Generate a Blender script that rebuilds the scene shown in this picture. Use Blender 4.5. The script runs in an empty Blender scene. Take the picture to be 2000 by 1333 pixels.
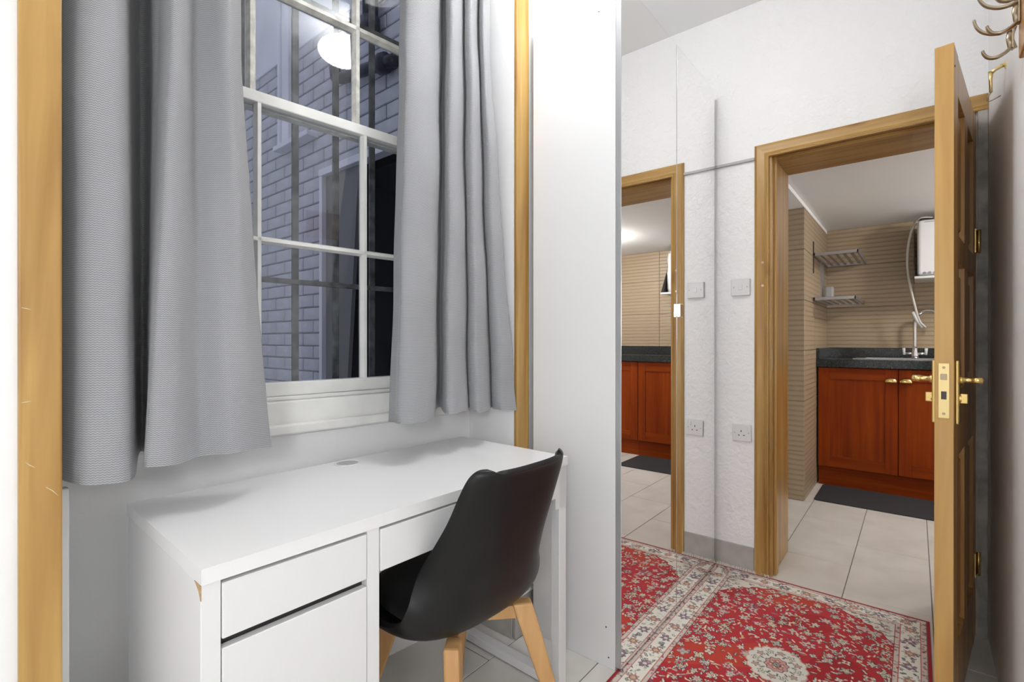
import bpy, bmesh, math, random
import numpy as np
from mathutils import Vector, Matrix
R = math.radians
random.seed(7)
SC = bpy.context.scene
COL = SC.collection

# ---------------------------------------------------------------- camera
cam_d = bpy.data.cameras.new('camera'); cam = bpy.data.objects.new('camera', cam_d); COL.objects.link(cam)
cam_d.sensor_width = 36.0; cam_d.lens = 962.18/2000*36.0
cam_d.clip_start = 0.02; cam_d.clip_end = 100
cam.location = (0, 0, 1.1247)
cam.rotation_euler = (math.pi/2-0.0008, -0.0002, 0.6859-math.pi/2)
SC.camera = cam
# ---------------------------------------------------------------- world: even dusk sky over the courtyard
w = bpy.data.worlds.new('dusk_sky'); SC.world = w; w.use_nodes = True
bg = w.node_tree.nodes['Background']; bg.inputs[0].default_value = (0.57, 0.60, 0.72, 1); bg.inputs[1].default_value = 0.46
# ---------------------------------------------------------------- exposure
SC.view_settings.view_transform = 'Standard'; SC.view_settings.look = 'None'
SC.view_settings.exposure = 1.1; SC.view_settings.gamma = 1.0; SC.view_settings.use_curve_mapping = False
LAMP_ROOM = 20.0      # emission of the opal globe over the desk
LAMP_FILL = 18.5       # emission of the fill globe added behind the camera
LAMP_KITCHEN = 74.0

# ================================================================ materials
def nodes(name):
    m = bpy.data.materials.new(name); m.use_nodes = True
    nt = m.node_tree; b = nt.nodes['Principled BSDF']
    return m, nt, b
def N(nt, typ, **kw):
    n = nt.nodes.new(typ)
    for k, v in kw.items():
        if k in n.inputs.keys() if isinstance(k, str) else False: n.inputs[k].default_value = v
        else: setattr(n, k, v)
    return n
def L(nt, a, b): nt.links.new(a, b)
def coords(nt, scale=(1, 1, 1), kind='Object', rot=(0, 0, 0)):
    tc = nt.nodes.new('ShaderNodeTexCoord'); mp = nt.nodes.new('ShaderNodeMapping')
    mp.inputs['Scale'].default_value = scale; mp.inputs['Rotation'].default_value = rot
    L(nt, tc.outputs[kind], mp.inputs['Vector']); return mp.outputs['Vector']
def ramp(nt, fac, stops):
    r = nt.nodes.new('ShaderNodeValToRGB'); e = r.color_ramp.elements
    while len(e) < len(stops): e.new(0.5)
    for i, (p, c) in enumerate(stops):
        e[i].position = p; e[i].color = (*c, 1)
    L(nt, fac, r.inputs['Fac']); return r.outputs['Color']
def bump(nt, b, h, strength=0.2, dist=0.01):
    n = nt.nodes.new('ShaderNodeBump'); n.inputs['Strength'].default_value = strength; n.inputs['Distance'].default_value = dist
    L(nt, h, n.inputs['Height']); L(nt, n.outputs['Normal'], b.inputs['Normal'])
def plain(name, col, rough=0.5, metal=0.0, coat=0.0, var=0.0, vscale=6.0, bstr=0.0, bscale=60.0, spec=None):
    m, nt, b = nodes(name)
    b.inputs['Base Color'].default_value = (*col, 1); b.inputs['Roughness'].default_value = rough
    b.inputs['Metallic'].default_value = metal; b.inputs['Coat Weight'].default_value = coat
    if spec is not None: b.inputs['Specular IOR Level'].default_value = spec
    if var or bstr:
        v = coords(nt)
        if var:
            n = N(nt, 'ShaderNodeTexNoise'); n.inputs['Scale'].default_value = vscale; n.inputs['Detail'].default_value = 5
            L(nt, v, n.inputs['Vector'])
            lo = tuple(c*(1-var) for c in col); hi = tuple(min(1, c*(1+var)) for c in col)
            L(nt, ramp(nt, n.outputs['Fac'], [(0.3, lo), (0.7, hi)]), b.inputs['Base Color'])
        if bstr:
            n2 = N(nt, 'ShaderNodeTexNoise'); n2.inputs['Scale'].default_value = bscale; n2.inputs['Detail'].default_value = 4
            L(nt, v, n2.inputs['Vector']); bump(nt, b, n2.outputs['Fac'], bstr, 0.01)
    return m
def wood(name, dark, light, rough=0.35, axis=2, sc=1.0, coat=0.2, knots=True, spec=0.5):
    m, nt, b = nodes(name); b.inputs['Specular IOR Level'].default_value = spec
    s = [26*sc, 26*sc, 26*sc]; s[axis] = 1.3*sc
    v = coords(nt, tuple(s))
    n = N(nt, 'ShaderNodeTexNoise'); n.inputs['Scale'].default_value = 1.0; n.inputs['Detail'].default_value = 6; n.inputs['Distortion'].default_value = 0.6
    L(nt, v, n.inputs['Vector'])
    c1 = ramp(nt, n.outputs['Fac'], [(0.28, dark), (0.5, tuple((a+c)/2 for a, c in zip(dark, light))), (0.72, light)])
    s2 = [5*sc, 5*sc, 5*sc]; s2[axis] = 1.1*sc
    v2 = coords(nt, tuple(s2))
    n2 = N(nt, 'ShaderNodeTexNoise'); n2.inputs['Scale'].default_value = 1.0; n2.inputs['Detail'].default_value = 2
    L(nt, v2, n2.inputs['Vector'])
    mx = N(nt, 'ShaderNodeMix', data_type='RGBA'); mx.blend_type = 'MULTIPLY'; mx.inputs['Factor'].default_value = 0.55
    L(nt, c1, mx.inputs['A']); L(nt, ramp(nt, n2.outputs['Fac'], [(0.3, (0.62, 0.55, 0.45)), (0.65, (1, 1, 1))]), mx.inputs['B'])
    out = mx.outputs['Result']
    if knots:
        s3 = [9*sc, 9*sc, 9*sc]; s3[axis] = 3.4*sc
        v3 = coords(nt, tuple(s3)); vo = N(nt, 'ShaderNodeTexVoronoi'); vo.inputs['Scale'].default_value = 1.0
        L(nt, v3, vo.inputs['Vector'])
        mk = N(nt, 'ShaderNodeMix', data_type='RGBA'); mk.blend_type = 'MULTIPLY'; mk.inputs['Factor'].default_value = 0.6
        L(nt, out, mk.inputs['A']); L(nt, ramp(nt, vo.outputs['Distance'], [(0.02, (0.45, 0.30, 0.16)), (0.16, (1, 1, 1))]), mk.inputs['B'])
        out = mk.outputs['Result']
    L(nt, out, b.inputs['Base Color'])
    b.inputs['Roughness'].default_value = rough; b.inputs['Coat Weight'].default_value = coat
    bump(nt, b, n.outputs['Fac'], 0.06, 0.004)
    return m
def plaster(name, col=(0.90, 0.90, 0.90), s1=26.0, st=0.22, rough=0.75):
    m, nt, b = nodes(name)
    v = coords(nt)
    n = N(nt, 'ShaderNodeTexNoise'); n.inputs['Scale'].default_value = s1; n.inputs['Detail'].default_value = 7; n.inputs['Distortion'].default_value = 0.4
    L(nt, v, n.inputs['Vector'])
    n2 = N(nt, 'ShaderNodeTexNoise'); n2.inputs['Scale'].default_value = 3.0; n2.inputs['Detail'].default_value = 3
    L(nt, v, n2.inputs['Vector'])
    L(nt, ramp(nt, n2.outputs['Fac'], [(0.3, tuple(c*0.975 for c in col)), (0.7, col)]), b.inputs['Base Color'])
    b.inputs['Roughness'].default_value = rough
    bump(nt, b, n.outputs['Fac'], st, 0.012)
    return m
def emit(name, col, s):
    m, nt, b = nodes(name); b.inputs['Base Color'].default_value = (0.9, 0.9, 0.9, 1)
    b.inputs['Emission Color'].default_value = (*col, 1); b.inputs['Emission Strength'].default_value = s
    return m
M = {}
M['wall'] = plaster('white_paint', st=0.10)
M['rough_wall'] = plaster('white_paint_rough', s1=34, st=0.55)
M['ceiling'] = plain('ceiling_white', (0.93, 0.93, 0.92), 0.8)
M['gloss_white'] = plain('window_gloss_white', (0.80, 0.80, 0.77), 0.3, var=0.05, vscale=14, bstr=0.05, bscale=30)
M['old_white'] = plain('window_old_white', (0.66, 0.65, 0.60), 0.45, var=0.22, vscale=30, bstr=0.15, bscale=60)
M['laminate'] = plain('white_laminate', (0.80, 0.80, 0.80), 0.32)
M['laminate_lit_top'] = plain('white_laminate_lit_top', (0.85, 0.85, 0.85), 0.3)  # same laminate as the sides, light on the desktop put into a paler colour
M['ward_white'] = plain('wardrobe_white_foil', (0.82, 0.82, 0.82), 0.4)
M['alu'] = plain('brushed_aluminium_edge', (0.50, 0.51, 0.52), 0.35, 0.6)
M['mirror'] = plain('mirror_glass', (0.95, 0.95, 0.95), 0.0, 1.0)
M['dark_edge'] = plain('dark_edge', (0.05, 0.05, 0.05), 0.5)
M['pine'] = wood('golden_pine', (0.35, 0.175, 0.040), (0.65, 0.42, 0.135))
M['pine_y'] = wood('golden_pine_across', (0.35, 0.175, 0.040), (0.65, 0.42, 0.135), axis=1)
M['pine_lip'] = wood('pine_edge', (0.46, 0.24, 0.06), (0.66, 0.41, 0.13), knots=False)
M['pine_leaf'] = wood('varnished_door_pine', (0.30, 0.13, 0.028), (0.56, 0.31, 0.085))
M['beech'] = wood('beech', (0.50, 0.26, 0.09), (0.68, 0.41, 0.18), rough=0.5, coat=0.0, knots=False, sc=0.8)
M['rail_wood'] = wood('hook_rail_wood', (0.30, 0.12, 0.03), (0.50, 0.24, 0.07), axis=0)
M['cherry'] = wood('red_cherry', (0.20, 0.024, 0.002), (0.31, 0.055, 0.003), rough=0.45, coat=0.0, spec=0.12, knots=False, sc=0.8)
M['cherry_y'] = wood('red_cherry_across', (0.20, 0.024, 0.002), (0.31, 0.055, 0.003), rough=0.45, coat=0.0, spec=0.12, knots=False, sc=0.8, axis=1)
M['black_plastic'] = plain('black_plastic', (0.006, 0.006, 0.006), 0.40, spec=0.3)
M['black_pad'] = plain('black_leatherette', (0.012, 0.012, 0.012), 0.5, bstr=0.1, bscale=220)
M['brass'] = plain('polished_brass', (0.80, 0.58, 0.22), 0.2, 1.0)
M['brass_pale'] = plain('pale_brass', (0.78, 0.62, 0.30), 0.3, 1.0)
M['antique'] = plain('antique_bronze', (0.42, 0.34, 0.24), 0.28, 1.0)
M['steel'] = plain('steel', (0.62, 0.62, 0.62), 0.25, 1.0)
M['chrome'] = plain('chrome', (0.75, 0.75, 0.76), 0.1, 1.0)
M['rack_metal'] = plain('rack_metal', (0.36, 0.34, 0.33), 0.35, 0.7)
M['white_plastic'] = plain('white_plastic', (0.74, 0.74, 0.74), 0.35)
M['grey_plastic'] = plain('grey_plastic', (0.46, 0.46, 0.46), 0.5)
M['slot'] = plain('socket_slot_dark', (0.03, 0.03, 0.03), 0.6)
M['cord'] = plain('cable_trunking_grey', (0.46, 0.46, 0.45), 0.5)
M['chip'] = plain('bare_chipboard', (0.50, 0.33, 0.17), 0.9, var=0.2, vscale=200)
M['tile'] = None
def tile_mat():
    m, nt, b = nodes('floor_tile_beige')
    v = coords(nt); oi = nt.nodes.new('ShaderNodeObjectInfo')
    n = N(nt, 'ShaderNodeTexNoise'); n.inputs['Scale'].default_value = 5; n.inputs['Detail'].default_value = 6; n.inputs['Distortion'].default_value = 0.5
    n.noise_dimensions = '4D'
    mu = N(nt, 'ShaderNodeMath', operation='MULTIPLY'); mu.inputs[1].default_value = 40; L(nt, oi.outputs['Random'], mu.inputs[0]); L(nt, mu.outputs[0], n.inputs['W'])
    L(nt, v, n.inputs['Vector'])
    L(nt, ramp(nt, n.outputs['Fac'], [(0.3, (0.64, 0.61, 0.565)), (0.68, (0.75, 0.725, 0.685))]), b.inputs['Base Color'])
    b.inputs['Roughness'].default_value = 0.35
    return m
M['tile'] = tile_mat()
M['grout'] = plain('grout_grey', (0.20, 0.19, 0.18), 0.9)
M['skirt_tile'] = plain('skirting_tile_grey', (0.44, 0.42, 0.39), 0.45, var=0.12, vscale=12)
def ribbed():
    m, nt, b = nodes('ribbed_beige_wall_tile')
    v = coords(nt, (1, 1, 1), 'Object')
    sx = N(nt, 'ShaderNodeSeparateXYZ'); L(nt, v, sx.inputs[0])
    n = N(nt, 'ShaderNodeTexNoise'); n.inputs['Scale'].default_value = 7; n.inputs['Detail'].default_value = 2; L(nt, v, n.inputs['Vector'])
    wob = N(nt, 'ShaderNodeMath', operation='MULTIPLY_ADD'); wob.inputs[1].default_value = 0.006; L(nt, n.outputs['Fac'], wob.inputs[0]); L(nt, sx.outputs['Z'], wob.inputs[2])
    pp = N(nt, 'ShaderNodeMath', operation='PINGPONG'); pp.inputs[1].default_value = 0.0178; L(nt, wob.outputs[0], pp.inputs[0])
    dv = N(nt, 'ShaderNodeMath', operation='DIVIDE'); dv.inputs[1].default_value = 0.0178; L(nt, pp.outputs[0], dv.inputs[0])
    L(nt, ramp(nt, dv.outputs[0], [(0.0, (0.27, 0.20, 0.125)), (0.14, (0.38, 0.285, 0.185)), (1.0, (0.44, 0.34, 0.225))]), b.inputs['Base Color'])
    b.inputs['Roughness'].default_value = 0.4
    bump(nt, b, ramp(nt, dv.outputs[0], [(0.0, (0, 0, 0)), (0.3, (1, 1, 1))]), 0.4, 0.004)
    return m
M['ribbed'] = ribbed()
M['tile_joint'] = plain('pale_tile_joint', (0.52, 0.47, 0.40), 0.8)
M['granite'] = plain('black_granite', (0.012, 0.016, 0.015), 0.18, var=0.7, vscale=140)
M['mat'] = plain('charcoal_mat', (0.030, 0.029, 0.032), 0.95, bstr=0.3, bscale=300)
M['hose'] = plain('white_hose', (0.62, 0.60, 0.55), 0.4)
M['dark_metal'] = plain('dark_bracket', (0.06, 0.05, 0.045), 0.5)
M['jamb_grey'] = plain('dusty_grey_jamb', (0.42, 0.40, 0.37), 0.7, var=0.3, vscale=18)
M['brick'] = plain('painted_brick', (0.50, 0.50, 0.56), 0.75, var=0.14, vscale=9, bstr=0.35, bscale=40)
M['mortar'] = plain('painted_mortar_dirty', (0.24, 0.24, 0.27), 0.9, var=0.25, vscale=20)
M['render'] = plain('painted_render', (0.76, 0.76, 0.82), 0.8, var=0.1, vscale=2.5, bstr=0.15, bscale=20)
M['ext_white'] = plain('outdoor_white_paint', (0.74, 0.74, 0.82), 0.6)
M['ext_grey'] = plain('outdoor_grey_curtain', (0.19, 0.19, 0.19), 0.9)
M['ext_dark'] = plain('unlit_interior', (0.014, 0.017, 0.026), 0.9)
M['pipe_black'] = plain('black_drainpipe', (0.014, 0.016, 0.03), 0.35)
M['bar'] = plain('weathered_iron_bar', (0.10, 0.10, 0.10), 0.6, var=0.75, vscale=22)
M['concrete'] = plain('courtyard_concrete', (0.22, 0.22, 0.23), 0.9, var=0.2)
M['glass'] = None
def glass():
    m = bpy.data.materials.new('window_glass'); m.use_nodes = True; nt = m.node_tree; nt.nodes.clear()
    o = nt.nodes.new('ShaderNodeOutputMaterial'); mx = nt.nodes.new('ShaderNodeMixShader'); lw = nt.nodes.new('ShaderNodeLayerWeight'); pw = N(nt, 'ShaderNodeMath', operation='POWER'); pw.inputs[1].default_value = 5.0; L(nt, lw.outputs['Facing'], pw.inputs[0]); fr = N(nt, 'ShaderNodeMath', operation='MULTIPLY_ADD'); fr.inputs[1].default_value = 0.96; fr.inputs[2].default_value = 0.04; L(nt, pw.outputs[0], fr.inputs[0])
    t = nt.nodes.new('ShaderNodeBsdfTransparent'); t.inputs[0].default_value = (0.93, 0.95, 0.96, 1)
    g = nt.nodes.new('ShaderNodeBsdfGlossy'); g.inputs['Roughness'].default_value = 0.0; g.inputs[0].default_value = (0.9, 0.9, 0.9, 1)
    L(nt, fr.outputs[0], mx.inputs[0]); L(nt, t.outputs[0], mx.inputs[1]); L(nt, g.outputs[0], mx.inputs[2]); L(nt, mx.outputs[0], o.inputs[0])
    return m
M['glass'] = glass()
def fabric(name, c0, c1, c2):
    m, nt, b = nodes(name)
    tc = nt.nodes.new('ShaderNodeTexCoord'); sx = N(nt, 'ShaderNodeSeparateXYZ'); L(nt, tc.outputs['UV'], sx.inputs[0])
    pp = N(nt, 'ShaderNodeMath', operation='PINGPONG'); pp.inputs[1].default_value = 0.0034; L(nt, sx.outputs['X'], pp.inputs[0])
    ad = N(nt, 'ShaderNodeMath', operation='MULTIPLY_ADD'); ad.inputs[1].default_value = 0.6; L(nt, pp.outputs[0], ad.inputs[0]); L(nt, sx.outputs['Y'], ad.inputs[2])
    p2 = N(nt, 'ShaderNodeMath', operation='PINGPONG'); p2.inputs[1].default_value = 0.0022; L(nt, ad.outputs[0], p2.inputs[0])
    dv = N(nt, 'ShaderNodeMath', operation='DIVIDE'); dv.inputs[1].default_value = 0.0022; L(nt, p2.outputs[0], dv.inputs[0])
    no = N(nt, 'ShaderNodeTexNoise'); no.inputs['Scale'].default_value = 900; no.inputs['Detail'].default_value = 2; L(nt, tc.outputs['UV'], no.inputs['Vector'])
    sm = N(nt, 'ShaderNodeMath', operation='MULTIPLY_ADD'); sm.inputs[1].default_value = 0.8; L(nt, no.outputs['Fac'], sm.inputs[0]); L(nt, dv.outputs[0], sm.inputs[2])
    L(nt, ramp(nt, sm.outputs[0], [(0.25, c0), (0.75, c1), (1.0, c2)]), b.inputs['Base Color'])
    b.inputs['Roughness'].default_value = 0.9; b.inputs['Sheen Weight'].default_value = 0.25
    bump(nt, b, sm.outputs[0], 0.35, 0.0015)
    return m
M['fabric'] = fabric('grey_herringbone_fabric', (0.19, 0.195, 0.205), (0.265, 0.27, 0.282), (0.38, 0.385, 0.40))
M['scratch'] = plain('scratched_wood', (0.66, 0.58, 0.42), 0.7)
M['lining'] = plain('white_curtain_lining', (0.70, 0.70, 0.74), 0.9)

# ================================================================ geometry helpers
class MB:
    def __init__(s): s.v = []; s.f = []
    def add(s, vs, fs):
        o = len(s.v); s.v += [tuple(map(float, p)) for p in vs]; s.f += [tuple(i+o for i in q) for q in fs]; return s
    def box(s, x0, x1, y0, y1, z0, z1):
        if x0 > x1: x0, x1 = x1, x0
        if y0 > y1: y0, y1 = y1, y0
        if z0 > z1: z0, z1 = z1, z0
        return s.add([(x0, y0, z0), (x1, y0, z0), (x1, y1, z0), (x0, y1, z0), (x0, y0, z1), (x1, y0, z1), (x1, y1, z1), (x0, y1, z1)],
                     [(0, 3, 2, 1), (4, 5, 6, 7), (0, 1, 5, 4), (1, 2, 6, 5), (2, 3, 7, 6), (3, 0, 4, 7)])
    def prism(s, pts, lo, hi, axis='z'):
        n = len(pts)
        def P(a, b, c): return {'z': (a, b, c), 'x': (c, a, b), 'y': (a, c, b)}[axis]
        vs = [P(a, b, lo) for a, b in pts]+[P(a, b, hi) for a, b in pts]
        fs = [tuple(range(n))[::-1], tuple(range(n, 2*n))]+[(i, (i+1) % n, n+(i+1) % n, n+i) for i in range(n)]
        return s.add(vs, fs)
    def tube(s, path, r, n=10, cap=True):
        P = [Vector(p) for p in path]; k = len(P)
        rs = r if isinstance(r, (list, tuple)) else [r]*k
        vs = []; ref = None
        for i in range(k):
            t = (P[min(i+1, k-1)]-P[max(i-1, 0)]).normalized()
            if ref is None:
                a = Vector((0, 0, 1)) if abs(t.z) < 0.9 else Vector((1, 0, 0)); ref = t.cross(a).normalized()
            else:
                ref = (ref-t*ref.dot(t)).normalized()
            b = t.cross(ref)
            for j in range(n):
                a = 2*math.pi*j/n; rr = rs[i]
                ra, rb = (rr if isinstance(rr, (list, tuple)) else (rr, rr))
                vs.append(P[i]+ref*math.cos(a)*ra+b*math.sin(a)*rb)
        fs = []
        for i in range(k-1):
            for j in range(n): fs.append((i*n+j, i*n+(j+1) % n, (i+1)*n+(j+1) % n, (i+1)*n+j))
        if cap: fs += [tuple(range(n))[::-1], tuple(range((k-1)*n, k*n))]
        return s.add(vs, fs)
    def lathe(s, prof, c=(0, 0, 0), n=32, axis='z'):
        vs = []; k = len(prof)
        for r, h in prof:
            for j in range(n):
                a = 2*math.pi*j/n; x, y = r*math.cos(a), r*math.sin(a)
                p = {'z': (x, y, h), 'y': (x, h, y), 'x': (h, x, y)}[axis]
                vs.append((p[0]+c[0], p[1]+c[1], p[2]+c[2]))
        fs = [(i*n+j, i*n+(j+1) % n, (i+1)*n+(j+1) % n, (i+1)*n+j) for i in range(k-1) for j in range(n)]
        fs += [tuple(range(n))[::-1], tuple(range((k-1)*n, k*n))]
        return s.add(vs, fs)
    def build(s, name, mat, parent=None, bevel=0, smooth=False, seg=2, loc=None, kind=None, subsurf=0):
        me = bpy.data.meshes.new(name); me.from_pydata(s.v, [], s.f)
        bm = bmesh.new(); bm.from_mesh(me); bmesh.ops.recalc_face_normals(bm, faces=bm.faces); bm.to_mesh(me); bm.free()
        me.materials.append(mat)
        if smooth:
            for p in me.polygons: p.use_smooth = True
        o = bpy.data.objects.new(name, me); COL.objects.link(o); o.parent = parent
        if loc: o.location = loc
        if bevel:
            b = o.modifiers.new('bevel', 'BEVEL'); b.width = bevel; b.segments = seg; b.limit_method = 'ANGLE'; b.angle_limit = R(40)
            b.harden_normals = False
        if subsurf:
            b = o.modifiers.new('sub', 'SUBSURF'); b.levels = subsurf; b.render_levels = subsurf
        if kind: o['kind'] = kind
        return o
def smooth_sharp(o, ang=35):
    for p in o.data.polygons: p.use_smooth = True
    try: o.data.set_sharp_from_angle(angle=R(ang))
    except Exception: pass
    return o
def tag(o, label, cat, group=None, kind=None):
    o['label'] = label; o['category'] = cat
    if group: o['group'] = group
    if kind: o['kind'] = kind
    return o
def thing(name, label, cat, loc=(0, 0, 0), rz=0, group=None, kind=None):
    o = bpy.data.objects.new(name, None); COL.objects.link(o); o.empty_display_size = 0.05
    o.location = loc; o.rotation_euler = (0, 0, rz)
    return tag(o, label, cat, group, kind)
def struct(name, mb, mat, label, cat, **kw):
    return tag(mb.build(name, mat, **kw), label, cat, kind='structure')
def catmull(pts, per=8):
    P = [np.array(p, float) for p in pts]; P = [2*P[0]-P[1]]+P+[2*P[-1]-P[-2]]; out = []
    for i in range(1, len(P)-2):
        a, b, c, d = P[i-1:i+3]
        for k in range(per):
            t = k/per
            out.append(0.5*((2*b)+(-a+c)*t+(2*a-5*b+4*c-d)*t*t+(-a+3*b-3*c+d)*t**3))
    out.append(P[-2]); return np.array(out)
def share(src, name, parent, loc=(0, 0, 0), rot=None):
    o = bpy.data.objects.new(name, src.data); COL.objects.link(o); o.parent = parent; o.location = loc
    if rot: o.rotation_euler = rot
    for md in src.modifiers:
        q = o.modifiers.new(md.name, md.type)
        if md.type == 'BEVEL': q.width = md.width; q.segments = md.segments; q.limit_method = md.limit_method; q.angle_limit = md.angle_limit
    return o

# ================================================================ the setting
CEIL = 2.75; WY = 1.175; DX = 2.575; RY = -0.213
# floor with tiles in running bond
fl = struct('floor', MB().box(-1.5, 5.2, -1.6, 1.75, -0.06, -0.003), M['grout'], 'pale beige tiled floor running from the room into the kitchen', 'floor')
TL, TW = 0.67, 0.304
proto = None
def wanted(x0, x1, y0, y1):
    for a, b, c, d in ((-1.4, 2.60, -1.4, 1.175), (0.17, 1.445, 1.1, 1.55), (2.5, 3.0, -0.19, 0.53), (2.97, 5.1, -1.5, 1.15)):
        if x1 > a and x0 < b and y1 > c and y0 < d: return True
    return False
for j in range(-6, 5):
    y0 = 0.248+TW*j
    off = 2.63 if j % 2 else 2.963
    for i in range(-7, 5):
        x0 = off+TL*i
        if y0 < -1.6 or y0+TW > 1.8 or x0+TL > 5.6 or x0 < -1.75: continue
        if not wanted(x0, x0+TL, y0, y0+TW): continue
        if proto is None:
            proto = MB().box(0.002, TL-0.002, 0.002, TW-0.002, -0.010, 0.0).build('floor_tile', M['tile'], fl, bevel=0.001, seg=1)
            proto.location = (x0, y0, 0)
        else: share(proto, 'floor_tile', fl, (x0, y0, 0))
# ceiling
struct('ceiling', MB().box(-1.5, 2.98, -1.5, 1.60, CEIL, CEIL+0.08), M['ceiling'], 'plain white ceiling above the desk room', 'ceiling')
# window-side walls: room wall left of the recess, reveals, wall behind the wardrobe
struct('wall_left', MB().box(-1.5, 0.150, WY, WY+0.5, 0, CEIL), M['wall'], 'white painted wall left of the window recess', 'wall')
struct('wall_behind_wardrobe', MB().box(1.445, DX+0.02, WY, WY+0.24, 0, CEIL), M['wall'], 'white wall and recess side between window and wardrobe', 'wall')
A = R(-6.5); WO = Vector((1.445, 1.408, 0))
ww = thing('wall_window', 'white plastered wall below and around the sash window', 'wall', WO, A, kind='structure')
MB().box(-1.36, 0.03, 0, 0.26, 0, 0.84).build('plaster_below', M['wall'], ww)
MB().box(-1.36, 0.03, 0, 0.26, 2.66, CEIL).build('plaster_above', M['wall'], ww)
MB().box(-1.36, -1.17, 0, 0.26, 0.84, 2.66).box(-0.055, 0.03, 0, 0.26, 0.84, 2.66).build('plaster_side', M['wall'], ww)
# room end behind camera
struct('wall_back', MB().box(-1.5, -1.4, -1.5, WY, 0, CEIL), M['wall'], 'white wall at the unseen end of the room', 'wall')
struct('wall_near', MB().box(-1.4, 1.25, -1.5, -1.4, 0, CEIL), M['wall'], 'white wall behind the camera', 'wall')
struct('wall_right', MB().box(1.25, DX+0.01, -1.5, RY, 0, CEIL), M['wall'], 'white wall at the right behind the open door', 'wall')
# door wall
dw = MB().box(DX, DX+0.39, 0.545, WY+0.24, 0, CEIL).box(DX, DX+0.39, -0.30, 0.545, 2.03, CEIL).box(DX, DX+0.39, -1.5, -0.186, 0, 2.03)
struct('wall_door', dw, M['rough_wall'], 'rough white plaster wall around the kitchen doorway', 'wall')
# cable trunking on the door wall
tr = MB().box(DX-0.014, DX, 0.597, 1.15, 1.990, 2.003)
tag(tr.build('cable_trunking', M['cord'], bevel=0.002), 'thin grey cable trunking running level from doorframe to wardrobe', 'trunking')
# skirting tiles
bb = thing('baseboard_door', 'grey tile skirting between wardrobe and door frame', 'skirting', (DX, 0.6, 0), kind='structure')
MB().box(-0.010, 0, 0.0, 0.27, 0.001, 0.126).build('skirting_tile', M['skirt_tile'], bb, bevel=0.002)
MB().box(-0.010, 0, 0.272, 0.56, 0.001, 0.126).build('skirting_tile', M['skirt_tile'], bb, bevel=0.002)
bb2 = thing('baseboard_recess', 'grey tile skirting under the slim wooden trim', 'skirting', (1.437, 1.160, 0), kind='structure')
MB().box(0, 0.14, -0.002, 0.012, 0.001, 0.150).build('skirting_tile', M['skirt_tile'], bb2, bevel=0.002)
MB().box(-0.004, 0.006, 0.014, 0.235, 0.001, 0.150).build('skirting_tile', M['skirt_tile'], bb2, bevel=0.002)
MB().box(-0.005, 0.14, -0.003, 0.235, 0.150, 0.156).build('grout_cap', M['wall'], bb2, bevel=0.002)

# recess trims
t1 = thing('trim_1', 'broad knotty golden pine post left of the grey curtain', 'trim', (0.1145, 1.163, 0), kind='structure')
MB().box(0, 0.0555, 0, 0.012, 0, CEIL).build('face_board', M['pine'], t1, bevel=0.003)
for i, (x, z, dx, dz) in enumerate(((0.034, 0.871, 0.017, -0.020), (0.020, 0.908, -0.012, 0.012), (0.004, 1.02, 0.013, 0.002), (0.004, 1.18, 0.013, -0.003))):
    a = math.hypot(dx, dz); nx, nz = -dz/a*0.0003, dx/a*0.0003
    MB().prism([(x-nx, z-nz), (x+dx*.5-nx*2, z+dz*.4-nz*2), (x+dx, z+dz), (x+dx*.5+nx*2, z+dz*.4+nz*2), (x+nx, z+nz)], -0.0004, 0.002, 'y').build('scratch', M['scratch'], t1)
t2 = thing('trim_2', 'slim golden pine strip between grey curtain and wardrobe', 'trim', (1.446, 1.160, 0.156), kind='structure')
MB().box(0, 0.0760, 0, 0.014, 0, CEIL-0.156).build('face_board', M['pine'], t2, bevel=0.003)
bx = MB().box(0.172, 0.1935, 1.255, 1.275, 0, 0.842)
tag(bx.build('white_batten', M['wall'], bevel=0.003), 'narrow white batten standing beside the broad pine post', 'batten')

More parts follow.
